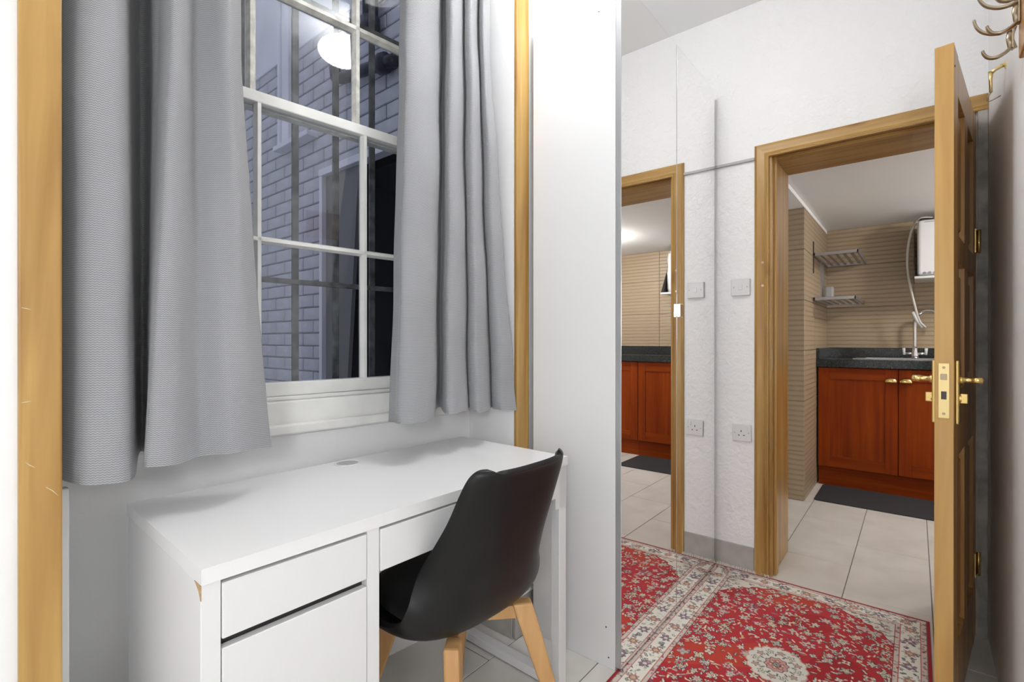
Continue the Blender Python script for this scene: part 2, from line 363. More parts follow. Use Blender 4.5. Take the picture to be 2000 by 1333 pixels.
# ---------------------------------------------------------------- sash window
win = thing('window_1', 'old white sash window with twelve panes behind the curtains', 'window', WO, A, kind='structure')
fr = MB()
fr.box(-1.19, -1.155, -0.004, 0.19, 0.84, 2.68).box(-0.075, -0.04, -0.004, 0.19, 0.84, 2.68).box(-1.19, -0.04, -0.004, 0.19, 2.62, 2.68)
fr.build('box_frame', M['gloss_white'], win, bevel=0.004)
sl = MB().box(-1.19, -0.03, -0.012, 0.20, 0.835, 0.940)
sill = sl.build('sill', M['gloss_white'], win, bevel=0.004)
MB().box(-1.19, -0.03, -0.032, -0.010, 0.840, 0.872).build('sill_moulding', M['gloss_white'], sill, bevel=0.006)
MB().box(-1.155, -0.075, 0.012, 0.03, 0.940, 0.952).build('bead', M['gloss_white'], sill, bevel=0.003)
def sash(y0, y1, z0, z1, xs, zs, bot, top, name, stile, mat, bar=0.011):
    xl, xr = xs[0], xs[-1]
    rt = MB().box(xl, xr, y0, y1, z0, z0+bot)
    root = rt.build(name, mat, win, bevel=0.003)
    MB().box(xl, xr, y0, y1, z1-top, z1).build('sash_rail', mat, root, bevel=0.003)
    MB().box(xl, xl+stile, y0, y1, z0+bot, z1-top).build('sash_stile', mat, root, bevel=0.003)
    MB().box(xr-stile, xr, y0, y1, z0+bot, z1-top).build('sash_stile', mat, root, bevel=0.003)
    vx = [xl+stile]+[x for x in xs[1:-1]]+[xr-stile]; vz = [z0+bot]+list(zs)+[z1-top]
    ym = (y0+y1)/2
    def prof(c, h): return [(c-h, ym+0.004), (c-h, ym-0.002), (c-h*0.45, y0), (c+h*0.45, y0), (c+h, ym-0.002), (c+h, ym+0.004), (c+h*0.5, y1), (c-h*0.5, y1)]
    for x in xs[1:-1]:
        MB().prism(prof(x, bar), z0+bot, z1-top, 'z').build('glazing_bar', mat, root)
    for z in zs:
        m = MB(); p = prof(z, bar); n = len(p)
        m.add([(vx[0], y, zz) for zz, y in p]+[(vx[-1], y, zz) for zz, y in p], [tuple(range(n)), tuple(range(n, 2*n))]+[(i, (i+1) % n, n+(i+1) % n, n+i) for i in range(n)])
        m.build('glazing_bar', mat, root)
    for i in range(len(vx)-1):
        for k in range(len(vz)-1):
            hx = 0.004
            MB().box(vx[i]-hx, vx[i+1]+hx, ym+0.001, ym+0.004, vz[k]-hx, vz[k+1]+hx).build('pane', M['glass'], root)
    return root
sash(0.028, 0.066, 0.952, 1.875, [-1.155, -0.788, -0.443, -0.075], [1.431], 0.043, 0.034, 'lower_sash', 0.038, M['gloss_white'])
sash(0.070, 0.108, 1.840, 2.620, [-1.155, -0.795, -0.450, -0.075], [2.231], 0.040, 0.045, 'upper_sash', 0.038, M['old_white'], bar=0.014)
# iron bars outside the panes
gr = thing('window_grille', 'weathered iron bars fixed outside the sash window', 'grille', WO, A)
for x in (-0.962, -0.787, -0.612, -0.464, -0.316, -0.17):
    MB().box(x-0.0115, x+0.0115, 0.214, 0.226, 0.86, 2.64).build('bar', M['bar'], gr, bevel=0.002)
MB().box(-1.15, -0.075, 0.206, 0.218, 1.322, 1.340).build('cross_bar', M['bar'], gr, bevel=0.002)
MB().box(-1.15, -0.075, 0.206, 0.218, 2.33, 2.348).build('cross_bar', M['bar'], gr, bevel=0.002)

# ---------------------------------------------------------------- courtyard
BX = 1.51
cw = thing('wall_courtyard', 'painted brick wing wall outside the window', 'wall', (0, 0, 0), kind='structure')
m = MB().box(BX+0.008, BX+0.20, 2.68, 4.7, -0.4, 2.90).box(BX+0.008, BX+0.20, 1.66, 2.68, 2.115, 2.90)
m.build('mortar_bed', M['mortar'], cw)
bp = None; BL, BH = 0.235, 0.0762
def brick(y0, y1, z):
    global bp
    full = abs((y1-y0)-(BL-0.009)) < 1e-4
    if full and bp is not None:
        share(bp, 'brick', cw, (BX, y0, z), (0, 0, 0)); return
    o = MB().box(0, 0.06, 0, y1-y0, 0, BH-0.0075).build('brick', M['brick'], cw, bevel=0.004, seg=1, loc=(BX, y0, z))
    if full: bp = o
for c in range(30):
    z = 0.64+c*BH
    y = 1.70 - (BL/2 if c % 2 else 0)
    while y < 3.80:
        a, b = y+0.0045, y+BL-0.0045
        lim = 2.68 if z < 2.075 else 1.66
        a2 = max(a, lim+0.001)
        if b-a2 > 0.03: brick(a2, b, z+random.uniform(-0.001, 0.001))
        y += BL
MB().box(BX+0.004, BX+0.20, 3.84, 4.70, 0.60, 2.90).build('painted_render', M['brick'], cw)
MB().box(BX-0.012, BX+0.2, 1.66, 4.7, 2.905, 2.935).build('coping', M['ext_white'], cw, bevel=0.004)
struct('wall_courtyard_upper', MB().box(BX+0.03, BX+0.3, 1.66, 4.7, 2.935, 6.0), M['render'], 'smooth pale rendered wall above the painted bricks outside', 'wall')
struct('wall_courtyard_end', MB().box(-2.5, BX+0.3, 4.7, 4.9, -0.4, 5.0), M['render'], 'pale wall closing the far end of the courtyard', 'wall')
struct('floor_courtyard', MB().box(-2.5, BX+0.3, 1.75, 4.7, -0.5, -0.4), M['concrete'], 'grey concrete yard outside the window', 'ground')
# opening in the wing wall
dr = thing('door_2', 'dark doorway with white frame in the wing wall outside', 'doorway', (BX, 2.68, -0.4), kind='structure')
MB().box(-0.006, 0.05, -0.030, 0.0, 0, 2.515).build('frame_post', M['ext_white'], dr, bevel=0.003)
MB().box(-0.010, 0.05, -1.02, 0.0, 2.475, 2.515).build('frame_head', M['ext_white'], dr, bevel=0.003)
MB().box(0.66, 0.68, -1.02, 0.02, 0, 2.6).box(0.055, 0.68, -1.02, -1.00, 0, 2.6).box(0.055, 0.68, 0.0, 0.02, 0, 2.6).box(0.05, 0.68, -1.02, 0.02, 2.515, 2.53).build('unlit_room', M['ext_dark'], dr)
MB().prism([(-0.03, 0.0), (-0.03, 2.475), (-0.36, 2.475), (-0.24, 1.2), (-0.19, 0.0)], 0.022, 0.045, 'x').build('hanging_sheet', M['ext_grey'], dr)
# ledge with upright strip
lg = thing('wall_ledge', 'white ledge and upright strip on the brick wall outside', 'ledge', (BX, 2.70, 2.31))
MB().box(-0.07, 0.004, 0, 0.42, 0, 0.03).build('ledge', M['ext_white'], lg, bevel=0.004)
MB().box(-0.03, 0.003, 0.30, 0.41, 0.03, 1.6).build('upright', M['render'], lg, bevel=0.004)
MB().box(-0.045, -0.03, 0.385, 0.41, 0.03, 1.6).build('edge_strip', M['ext_white'], lg, bevel=0.002)
# drain pipes
dp = thing('drainpipe', 'black soil pipe on the brick wall outside', 'pipe', (BX-0.055, 0, 0))
MB().tube([(0, 2.105, 2.66), (0, 2.105, 4.2)], 0.038, 14).build('stack', M['pipe_black'], dp, smooth=True)
MB().tube([(0, 2.105, 2.655), (0, 2.105, 2.73)], 0.048, 14).build('collar', M['pipe_black'], dp, smooth=True)
MB().tube([(0, 2.43, 2.60), (0, 2.42, 2.545), (0, 2.36, 2.52), (0, 2.2, 2.50), (0, 2.0, 2.47), (0, 1.9, 2.455)], [0.030]*6, 12).build('branch', M['pipe_black'], dp, smooth=True)
MB().lathe([(0.045, -0.03), (0.050, 0), (0.045, 0.03)], (0, 2.0, 2.47), 16, 'y').build('collar', M['pipe_black'], dp, smooth=True)

# ---------------------------------------------------------------- kitchen shell
KC = 2.087
struct('ceiling_kitchen', MB().box(2.965, 5.2, -1.6, 1.3, KC, KC+0.05).box(2.965, 5.2, 0.60, 1.3, KC-0.028, KC), M['ceiling'], 'low white kitchen ceiling beyond the doorway', 'ceiling')
struct('wall_kitchen_right', MB().box(2.965, 5.2, -1.7, -1.6, 0, KC), M['wall'], 'white kitchen wall out of sight behind the door', 'wall')
struct('wall_kitchen_left', MB().box(2.965, 3.965, 1.2, 1.3, 0, KC), M['wall'], 'white kitchen wall left of the tiled pier', 'wall')
kb = struct('wall_kitchen_back', MB().box(5.108, 5.2, -1.6, 0.62, 0, KC), M['tile_joint'], 'kitchen back wall of ribbed beige tiles above the worktop', 'wall')
kp = struct('wall_kitchen_pier', MB().box(3.968, 5.2, 0.608, 1.3, 0, KC-0.028), M['tile_joint'], 'beige tiled pier left of the kitchen cabinet', 'wall')
ZJ = [0.0, 0.345, 0.700, 1.055, 1.411, 1.768, 2.124]
def wtile(parent, axis, at, a0, a1, z0, z1):
    g = 0.0015
    mb = MB().box(0, 0.008, 0, a1-a0-2*g, 0, z1-z0-2*g) if axis == 'x' else MB().box(0, a1-a0-2*g, 0, 0.008, 0, z1-z0-2*g)
    mb.build('wall_tile', M['ribbed'], parent, bevel=0.001, seg=1, loc=(at, a0+g, z0+g) if axis == 'x' else (a0+g, at, z0+g))
for k in range(6):
    z0, z1 = ZJ[k], min(ZJ[k+1], KC)
    for j in range(4):
        y1 = 0.608-0.6*j+(0.0 if k % 2 else -0.0); y0 = max(y1-0.6, -1.6)
        wtile(kb, 'x', 5.100, y0, y1, z0, z1)
    z1 = min(ZJ[k+1], KC-0.028)
    for x0, x1 in ((3.97, 4.42), (4.42, 5.10)): wtile(kp, 'y', 0.600, x0, x1, z0, z1)
    for y0, y1 in ((0.600, 0.95), (0.95, 1.2)): wtile(kp, 'x', 3.960, y0, y1, z0, z1)

# ---------------------------------------------------------------- door frame
df = thing('trim_3', 'golden pine door frame around the kitchen doorway', 'door frame', (DX, 0, 0), kind='structure')
ar = [(0.597, -0.010), (0.597, 0), (0.535, 0), (0.535, -0.014), (0.541, -0.016), (0.546, -0.011), (0.553, -0.015), (0.585, -0.016)]
MB().add([(x, y, 0.001) for y, x in ar]+[(x, y, (2.057 if y > .59 else 2.0+(y-.535))) for y, x in ar], [tuple(range(8)), tuple(range(8, 16))]+[(i, (i+1) % 8, 8+(i+1) % 8, 8+i) for i in range(8)]).build('architrave', M['pine'], df, bevel=0.001)
hd = [(z-0.597+2.057, x) for z, x in ar]
MB().add([(x, z-2.057+0.597, z) for z, x in hd]+[(x, -0.212, z) for z, x in hd], [tuple(range(8)), tuple(range(8, 16))]+[(i, (i+1) % 8, 8+(i+1) % 8, 8+i) for i in range(8)]).build('architrave', M['pine_y'], df, bevel=0.001)
MB().box(0.001, 0.392, 0.524, 0.544, 0.001, 2.028).build('jamb', M['pine'], df, bevel=0.002)
MB().box(0.001, 0.392, -0.184, 0.524, 2.006, 2.029).build('head_lining', M['pine_y'], df, bevel=0.002)
MB().box(0.045, 0.085, 0.512, 0.524, 0.001, 2.006).build('door_stop', M['pine_lip'], df, bevel=0.002)
MB().box(0.045, 0.085, -0.184, 0.512, 1.990, 2.006).build('door_stop', M['pine_y'], df, bevel=0.002)
MB().box(0.001, 0.392, -0.188, -0.178, 0.001, 2.006).build('jamb', M['jamb_grey'], df, bevel=0.001)
MB().box(-0.012, 0.0, -0.212, -0.183, 0.001, 1.996).build('architrave', M['jamb_grey'], df, bevel=0.002)
MB().box(0.012, 0.034, 0.5225, 0.5245, 0.985, 1.085).build('strike_plate', M['antique'], df)
for z in (1.385, 1.495):
    MB().lathe([(0.006, -0.0185), (0.005, -0.015)], (0, 0.560, z), 10, 'x').build('screw_plug', M['antique'], df)

# ---------------------------------------------------------------- door leaf
ang = math.atan2(-0.085+0.178, 1.872-2.558)           # leaf runs from the hinge towards the camera
lf = thing('door_1', 'open panelled pine door seen edge on with brass lock', 'door', (2.558, -0.178, 0.0), ang, kind='structure')
LW, TH, LZ0, LZ1 = 0.692, 0.042, 0.012, 1.968
# local x along the leaf, local y: 0 = face towards the right wall side ; body at y -TH..0 (rotated ~172 deg)
y0, y1 = -TH, 0.0
st = 0.098
stl = MB().box(0.0, st, y0, y1, LZ0, LZ1).build('stile', M['pine_leaf'], lf, bevel=0.0015)
stl2 = MB().box(LW-st, LW, y0, y1, LZ0, LZ1).build('stile', M['pine_leaf'], lf, bevel=0.0015)
MB().box(LW-0.0005, LW+0.006, y0, y1, LZ0, LZ1).build('lipping', M['pine_lip'], stl2, bevel=0.001)
rails = [(LZ0, 0.22), (0.78, 0.98), (1.36, 1.44), (LZ1-0.115, LZ1)]
for a, b in rails: MB().box(st, LW-st, y0+0.001, y1-0.001, a, b).build('rail', M['pine_leaf'], lf, bevel=0.0015)
mid = LW/2
for (a, b) in ((0.22, 0.78), (0.98, 1.36), (1.44, LZ1-0.115)):
    MB().box(mid-0.045, mid+0.045, y0+0.001, y1-0.001, a, b).build('muntin', M['pine_leaf'], lf, bevel=0.0015)
    for x0, x1 in ((st, mid-0.045), (mid+0.045, LW-st)):
        pn = MB().box(x0, x1, y0+0.015, y1-0.015, a, b).build('panel', M['pine_leaf'], lf)
        MB().box(x0+0.03, x1-0.03, y0+0.008, y1-0.008, a+0.03, b-0.03).build('raised_field', M['pine_leaf'], pn, bevel=0.006, seg=1)
# brass furniture
MB().box(LW+0.004, LW+0.0075, -TH/2-0.0125, -TH/2+0.0125, 0.903, 1.060).build('forend', M['brass_pale'], lf, bevel=0.001)
MB().box(LW+0.006, LW+0.0105, -TH/2-0.007, -TH/2+0.007, 1.013, 1.030).build('latch_bolt', M['antique'], lf, bevel=0.001)
MB().box(LW+0.0065, LW+0.0082, -TH/2-0.006, -TH/2+0.006, 0.957, 0.980).build('deadbolt', M['dark_metal'], lf, bevel=0.001)
for z in (1.048, 0.916): MB().lathe([(0.004, 0), (0.003, 0.001)], (LW+0.0072, -TH/2, z), 10, 'x').build('screw', M['antique'], lf)
for sgn, yb in ((1, y1), (-1, y0)):
    pl = MB().box(LW-0.068, LW-0.022, yb, yb+sgn*0.009, 0.885, 1.068).build('handle_plate', M['brass'], lf, bevel=0.003)
    cx, cz = LW-0.045, 1.012
    s = sgn
    MB().lathe([(0.011, s*0.008), (0.011, s*0.014), (0.007, s*0.018), (0.0075, s*0.036), (0.0095, s*0.039), (0.0095, s*0.056), (0.005, s*0.058)], (cx, yb, cz), 16, 'y').build('spindle', M['brass'], pl, smooth=True)
    MB().tube([(cx+0.006, yb+s*0.048, cz), (cx-0.03, yb+s*0.050, cz), (cx-0.07, yb+s*0.049, cz-0.001), (cx-0.10, yb+s*0.046, cz-0.004)], [0.0085, 0.007, 0.0075, 0.006], 12).build('lever', M['brass'], pl, smooth=True)
    MB().box(cx-0.003, cx+0.003, yb+s*0.009, yb+s*0.026, 0.944, 0.972).build('thumb_turn', M['brass'], pl, bevel=0.002)
    MB().lathe([(0.010, s*0.008), (0.010, s*0.013)], (cx, yb, 0.958), 14, 'y').build('turn_rose', M['brass'], pl)
for z in (1.50, 0.28):
    hg = MB().tube([(-0.006, 0.008, z-0.045), (-0.006, 0.008, z+0.045)], 0.006, 10).build('hinge', M['brass'], lf, smooth=True)
    MB().box(-0.006, 0.03, 0.0, 0.002, z-0.045, z+0.045).build('hinge_flap', M['brass'], hg)
MB().box(LW-0.015, LW-0.006, -0.0005, 0.0015, 1.905, 1.908).build('slot', M['slot'], lf)

# ================================================================ furniture
# ---------------------------------------------------------------- wardrobe
wd = thing('wardrobe', 'tall white wardrobe with full-height mirror doors beside the desk', 'wardrobe', (1.5187, 0.7677, 0))
sp = [(0.0215, 0.0), (0.345, 0.0), (0.345, 0.028), (0.370, 0.045), (0.370, 2.36), (0.0215, 2.36)]
for x in (0.0, 0.982):
    MB().prism(sp, x, x+0.018, 'x').build('side_panel', M['ward_white'], wd, bevel=0.001, seg=1)
MB().box(0.018, 0.982, 0.03, 0.37, 2.34, 2.358).build('top_panel', M['ward_white'], wd)
MB().box(0.018, 0.982, 0.03, 0.37, 0.06, 0.078).build('bottom_panel', M['ward_white'], wd)
MB().box(0.018, 0.982, 0.362, 0.368, 0.05, 2.34).build('back_panel', M['ward_white'], wd)
MB().box(0.018, 0.982, 0.04, 0.055, 0.0, 0.06).build('plinth', M['ward_white'], wd)
for i, x0 in enumerate((0.0005, 0.5015)):
    d = MB().box(x0, x0+0.498, 0.0005, 0.020, 0.012, 2.356).build('door', M['alu'], wd, bevel=0.001, seg=1)
    MB().box(x0+0.0022, x0+0.4958, 0.0, 0.003, 0.0140, 2.3535).build('mirror', M['mirror'], d)
    MB().box(x0+0.004, x0+0.494, 0.0200, 0.0212, 0.02, 2.35).build('backing', M['dark_edge'], d)
    if i == 1:
        MB().box(x0-0.001, x0+0.040, -0.014, 0.004, 1.222, 1.279).build('handle', M['chrome'], d, bevel=0.003)
for y, z in ((0.056, 0.137), (0.046, 0.036), (0.085, 2.27)):
    MB().lathe([(0.0028, -0.0006), (0.0028, 0.001)], (0, y, z), 8, 'x').build('screw_hole', M['slot'], wd)

# ---------------------------------------------------------------- desk
dk = thing('desk', 'white desk with two drawers and a cupboard below the window', 'desk', (0.301, 0.9015, 0), -0.0292)
DW, DD = 1.05, 0.50
# top with a round cable hole
gx, gy, gr_ = 0.531, 0.455, 0.034
bm = bmesh.new()
K = 32; ring_o = []; 
def sq(a):
    dx, dy = math.cos(a), math.sin(a); t = 1e9
    if dx > 1e-9: t = min(t, (DW-gx)/dx)
    if dx < -1e-9: t = min(t, -gx/dx)
    if dy > 1e-9: t = min(t, (DD-gy)/dy)
    if dy < -1e-9: t = min(t, -gy/dy)
    return gx+dx*t, gy+dy*t
angs = sorted(set([2*math.pi*i/K for i in range(K)]+[math.atan2(b-gy, a-gx) % (2*math.pi) for a, b in ((0, 0), (DW, 0), (DW, DD), (0, DD))]))
vt = []
for a in angs:
    ox, oy = sq(a); ix, iy = gx+gr_*math.cos(a), gy+gr_*math.sin(a)
    vt.append((ox, oy, ix, iy))
mb = MB(); n = len(angs)
V = [(v[0], v[1], 0.75) for v in vt]+[(v[2], v[3], 0.75) for v in vt]+[(v[0], v[1], 0.723) for v in vt]+[(v[2], v[3], 0.723) for v in vt]
F = []
for i in range(n):
    j = (i+1) % n
    F += [(i, j, n+j, n+i), (2*n+i, 3*n+i, 3*n+j, 2*n+j), (i, 2*n+i, 2*n+j, j), (n+i, n+j, 3*n+j, 3*n+i)]
mb.add(V, F); top = mb.build('desktop', M['laminate_lit_top'], dk)
MB().lathe([(0.0385, 0.0), (0.0385, 0.0018), (0.034, 0.0022), (0.0325, 0.0), (0.0325, -0.02)], (gx, gy, 0.7503), 40).build('cable_grommet', M['laminate'], top, smooth=False)
MB().lathe([(0.0318, -0.006), (0.0318, 0.0006), (0.002, 0.0006)], (gx, gy, 0.7503), 32).build('grommet_cap', M['grey_plastic'], top)
MB().box(0.0, 0.030, 0.003, 0.488, 0.0, 0.7225).build('side_panel', M['laminate'], dk, bevel=0.001, seg=1)
MB().box(0.3105, 0.3405, 0.003, 0.488, 0.0, 0.7225).build('side_panel', M['laminate'], dk, bevel=0.001, seg=1)
MB().box(0.030, 0.3105, 0.476, 0.484, 0.03, 0.7225).build('back_panel', M['laminate'], dk)
MB().box(0.030, 0.3105, 0.022, 0.476, 0.05, 0.066).build('bottom_panel', M['laminate'], dk)
MB().box(0.030, 0.3105, 0.045, 0.470, 0.628, 0.640).build('drawer_bottom', M['laminate'], dk)
MB().box(0.030, 0.3105, 0.024, 0.030, 0.08, 0.615).build('gap_shade_panel', M['dark_edge'], dk)  # black sheet added to paint the shade in the gap below the drawer
MB().box(0.0315, 0.3085, 0.001, 0.019, 0.6215, 0.7160).build('drawer_front', M['laminate'], dk, bevel=0.0012, seg=1)
MB().box(0.0315, 0.3085, 0.001, 0.019, 0.045, 0.6055).build('cupboard_door', M['laminate'], dk, bevel=0.0012, seg=1)
MB().box(0.3425, 0.9850, 0.001, 0.019, 0.626, 0.7165).build('drawer_front', M['laminate'], dk, bevel=0.0012, seg=1)
MB().box(0.3405, 0.99, 0.03, 0.45, 0.630, 0.640).box(0.3405, 0.99, 0.44, 0.45, 0.60, 0.7225).build('drawer_box', M['laminate'], dk)
MB().box(0.300, 1.045, 0.484, 0.494, 0.50, 0.7225).build('modesty_panel', M['laminate'], dk)
LX0, LX1 = 1.006, 1.044
MB().box(LX0-0.02, LX1, 0.003, 0.020, 0.59, 0.7225).build('leg_bracket', M['laminate'], dk)
lg_ = MB().box(LX0, LX1, 0.003, 0.036, 0.0, 0.7225).build('leg', M['laminate'], dk, bevel=0.002)
MB().box(LX0, LX1, 0.455, 0.488, 0.0, 0.7225).build('leg', M['laminate'], dk, bevel=0.002)
MB().box(LX0, LX1, 0.036, 0.455, 0.004, 0.034).build('foot_bar', M['laminate'], dk, bevel=0.002)
MB().box(LX0+0.008, LX1-0.004, 0.036, 0.455, 0.60, 0.7225).build('side_rail', M['laminate'], dk, bevel=0.001)
MB().prism([(0.003, 0.7222), (0.034, 0.7222), (0.022, 0.7165), (0.012, 0.710), (0.003, 0.697)], -0.0006, 0.002, 'x').build('chipped_corner', M['chip'], dk)

# ---------------------------------------------------------------- chair
ch = thing('chair', 'black tulip shell chair with beech legs tucked under the desk', 'chair', (0.935, 0.955, 0), R(-2))
prof = [(0.238, 0.425), (0.228, 0.448), (0.19, 0.456), (0.10, 0.440), (0.0, 0.424), (-0.08, 0.420), (-0.130, 0.436), (-0.158, 0.480), (-0.180, 0.545), (-0.203, 0.62), (-0.226, 0.70), (-0.244, 0.77), (-0.253, 0.800), (-0.259, 0.818), (-0.264, 0.828), (-0.269, 0.834)]
hw = [0.165, 0.205, 0.225, 0.238, 0.243, 0.240, 0.230, 0.212, 0.191, 0.177, 0.171, 0.169, 0.165, 0.158, 0.148, 0.130]
up_ = [0.0, 0.004, 0.012, 0.026, 0.044, 0.066, 0.085, 0.075, 0.050, 0.030, 0.018, 0.012, 0.012, 0.012, 0.010, 0.004]
fw_ = [0.0, 0.0, 0.0, 0.0, 0.0, 0.015, 0.045, 0.075, 0.095, 0.088, 0.068, 0.052, 0.046, 0.042, 0.038, 0.032]
P = catmull([(a, b, c, d, e) for (a, b), c, d, e in zip(prof, hw, up_, fw_)], 4)
US = np.linspace(-1, 1, 25)
vs = []; 
for (py, pz, h, u_, f_) in P:
    for u in US:
        k = abs(u)**2.6
        vs.append((h*math.sin(u*math.pi/2*0.93)/math.sin(math.pi/2*0.93), py+f_*k, pz+u_*k))
nu = len(US); fs = [(i*nu+j, i*nu+j+1, (i+1)*nu+j+1, (i+1)*nu+j) for i in range(len(P)-1) for j in range(nu-1)]
sh = MB().add(vs, fs).build('seat_shell', M['black_plastic'], ch, smooth=True)
so = sh.modifiers.new('thick', 'SOLIDIFY'); so.thickness = 0.013; so.offset = 0.0
sb = sh.modifiers.new('round', 'BEVEL'); sb.width = 0.0055; sb.segments = 3; sb.limit_method = 'ANGLE'; sb.angle_limit = R(50)
# padded seat
pv = []; pf = []; kx = 24
PR = [(0.0, 0.0), (0.55, 0.022), (0.85, 0.024), (0.97, 0.016), (1.0, 0.004)]
cy = 0.045
for r_, hh in PR:
    for j in range(kx):
        a = 2*math.pi*j/kx
        x = 0.195*r_*math.copysign(abs(math.cos(a))**0.75, math.cos(a)); y = cy+0.165*r_*math.copysign(abs(math.sin(a))**0.75, math.sin(a))
        base = 0.424+0.032*max(0, (y-0.0)/0.19)**1.3 if y > 0 else 0.424
        pv.append((x, y, base+0.006+hh+0.03*(abs(x)/0.22)**2.6))
pf = [(i*kx+j, i*kx+(j+1) % kx, (i+1)*kx+(j+1) % kx, (i+1)*kx+j) for i in range(len(PR)-1) for j in range(kx)]
MB().add(pv, pf).build('seat_pad', M['black_pad'], ch, smooth=True)
# legs: flat tapered beech blades
def leg(sx, sy):
    topp = Vector((0.125*sx, 0.115*sy-0.005, 0.415)); bot = Vector((0.205*sx, 0.222*sy-0.005, 0.0))
    out = Vector((sx*0.78, sy*0.62, 0)).normalized(); side = Vector((-out.y, out.x, 0))
    ws = [(0.0, 0.030, 0.026), (0.12, 0.030, 0.026), (1.0, 0.017, 0.015)]
    mb = MB(); vv = []
    for t, a, b in ws:
        c = topp.lerp(bot, t); a /= 1; 
        for p, q in ((-1, -1), (1, -1), (1, 1), (-1, 1)): vv.append(c+out*p*a*0.9+side*q*b*0.72)
    ff = [(0, 1, 2, 3), (8, 9, 10, 11)]+[(i*4+j, i*4+(j+1) % 4, (i+1)*4+(j+1) % 4, (i+1)*4+j) for i in range(2) for j in range(4)]
    mb.add(vv, ff); mb.build('leg', M['beech'], ch, bevel=0.006, seg=2)
for sx in (-1, 1):
    for sy in (-1, 1): leg(sx, sy)
for s in (1, -1):
    d = Vector((0.125, 0.115*s, 0)); d.normalize(); sd = Vector((-d.y, d.x, 0)); a = d*0.155; z0, z1 = 0.372, 0.408
    vv = []
    for t in (-1, 1):
        for q, z in ((-1, z0 if t else z0), (1, z0), (1, z1), (-1, z1)): vv.append((a.x*t+sd.x*q*0.011, a.y*t-0.005+sd.y*q*0.011, z))
    MB().add(vv, [(0, 1, 2, 3), (4, 5, 6, 7)]+[(j, (j+1) % 4, 4+(j+1) % 4, 4+j) for j in range(4)]).build('cross_brace', M['beech'], ch, bevel=0.003)
MB().lathe([(0.03, 0.395), (0.045, 0.405), (0.045, 0.422)], (0, 0, 0), 20).build('shell_mount', M['black_plastic'], ch)

# ---------------------------------------------------------------- curtains
def curtain(name, label, bot, topp, zref, hem, mat, ztop=2.52, hemdrop=0.0):
    b = catmull(bot, 9); t = catmull(topp, 9); n = len(b); rows = 54
    zs = np.linspace(hem, ztop, rows)
    V = []; UV = []
    arc = np.concatenate([[0], np.cumsum(np.linalg.norm(np.diff(b, axis=0), axis=1))])
    rng = np.random.RandomState(len(label)); ph = rng.rand(4)*6
    for k, z in enumerate(zs):
        s = min(1.0, (z-hem)/(zref-hem)); s2 = s**0.85
        q = b*(1-s2)+t*s2
        if z > zref: pass
        for i in range(n):
            u = arc[i]/arc[-1]
            wob = 0.0035*math.sin(9*z+ph[0]+7*u)+0.0025*math.sin(17*z+ph[1]-11*u)
            zz = z+(0.010*math.sin(6*u+ph[2])+0.004*math.sin(23*u))*(1-min(1, (z-hem)/0.25))
            V.append((q[i][0]+0.3*wob, q[i][1]+wob, zz)); UV.append((arc[i], z))
    F = [(k*n+i, k*n+i+1, (k+1)*n+i+1, (k+1)*n+i) for k in range(rows-1) for i in range(n-1)]
    ox, oy = float(b[:, 0].mean()), float(b[:, 1].mean())
    root = thing(name, label, 'curtain', (ox, oy, hem), group='pair of window curtains')
    me = bpy.data.meshes.new('cloth'); me.from_pydata([(x-ox, y-oy, z-hem) for x, y, z in V], [], F)
    uvl = me.uv_layers.new(name='UVMap')
    for lp in me.loops: uvl.data[lp.index].uv = UV[lp.vertex_index]
    me.materials.append(mat)
    for p in me.polygons: p.use_smooth = True
    o = bpy.data.objects.new('cloth', me); COL.objects.link(o); o.parent = root
    so = o.modifiers.new('thick', 'SOLIDIFY'); so.thickness = 0.0022; so.offset = 0
    # stitched bottom hem: a second layer just proud of the cloth
    rows_h = 5; HV = []; HUV = []
    for k in range(rows_h):
        for i in range(n):
            x, y, z = V[k*n+i]; HV.append((x-ox, y-oy-0.0022, z-hem)); HUV.append(UV[k*n+i])
    HF = [(k*n+i, k*n+i+1, (k+1)*n+i+1, (k+1)*n+i) for k in range(rows_h-1) for i in range(n-1)]
    hm = bpy.data.meshes.new('hem'); hm.from_pydata(HV, [], HF); ul = hm.uv_layers.new(name='UVMap')
    for lp in hm.loops: ul.data[lp.index].uv = HUV[lp.vertex_index]
    hm.materials.append(mat)
    for p in hm.polygons: p.use_smooth = True
    ho = bpy.data.objects.new('hem', hm); COL.objects.link(ho); ho.parent = root
    return root
LB = [(0.184, 1.28), (0.19, 1.235), (0.205, 1.195), (0.241, 1.185), (0.271, 1.195), (0.292, 1.24), (0.317, 1.33), (0.343, 1.42), (0.352, 1.42), (0.333, 1.33), (0.312, 1.25), (0.299, 1.205), (0.3, 1.18), (0.345, 1.178), (0.405, 1.225), (0.457, 1.185), (0.517, 1.205), (0.574, 1.25)]
LT = [(0.185, 1.28), (0.192, 1.245), (0.207, 1.205), (0.236, 1.195), (0.261, 1.205), (0.282, 1.25), (0.307, 1.34), (0.342, 1.42), (0.359, 1.4), (0.35, 1.33), (0.355, 1.31), (0.349, 1.26), (0.348, 1.205), (0.371, 1.212), (0.408, 1.262), (0.434, 1.25), (0.457, 1.205), (0.502, 1.25)]
RB = [(0.946, 1.27), (0.935, 1.225), (0.92, 1.19), (0.952, 1.165), (1.016, 1.17), (1.066, 1.2), (1.151, 1.28), (1.179, 1.29), (1.135, 1.23), (1.105, 1.18), (1.132, 1.165), (1.2, 1.19), (1.266, 1.235), (1.238, 1.2), (1.242, 1.165), (1.303, 1.18), (1.382, 1.225), (1.353, 1.19), (1.361, 1.15), (1.42, 1.14)]
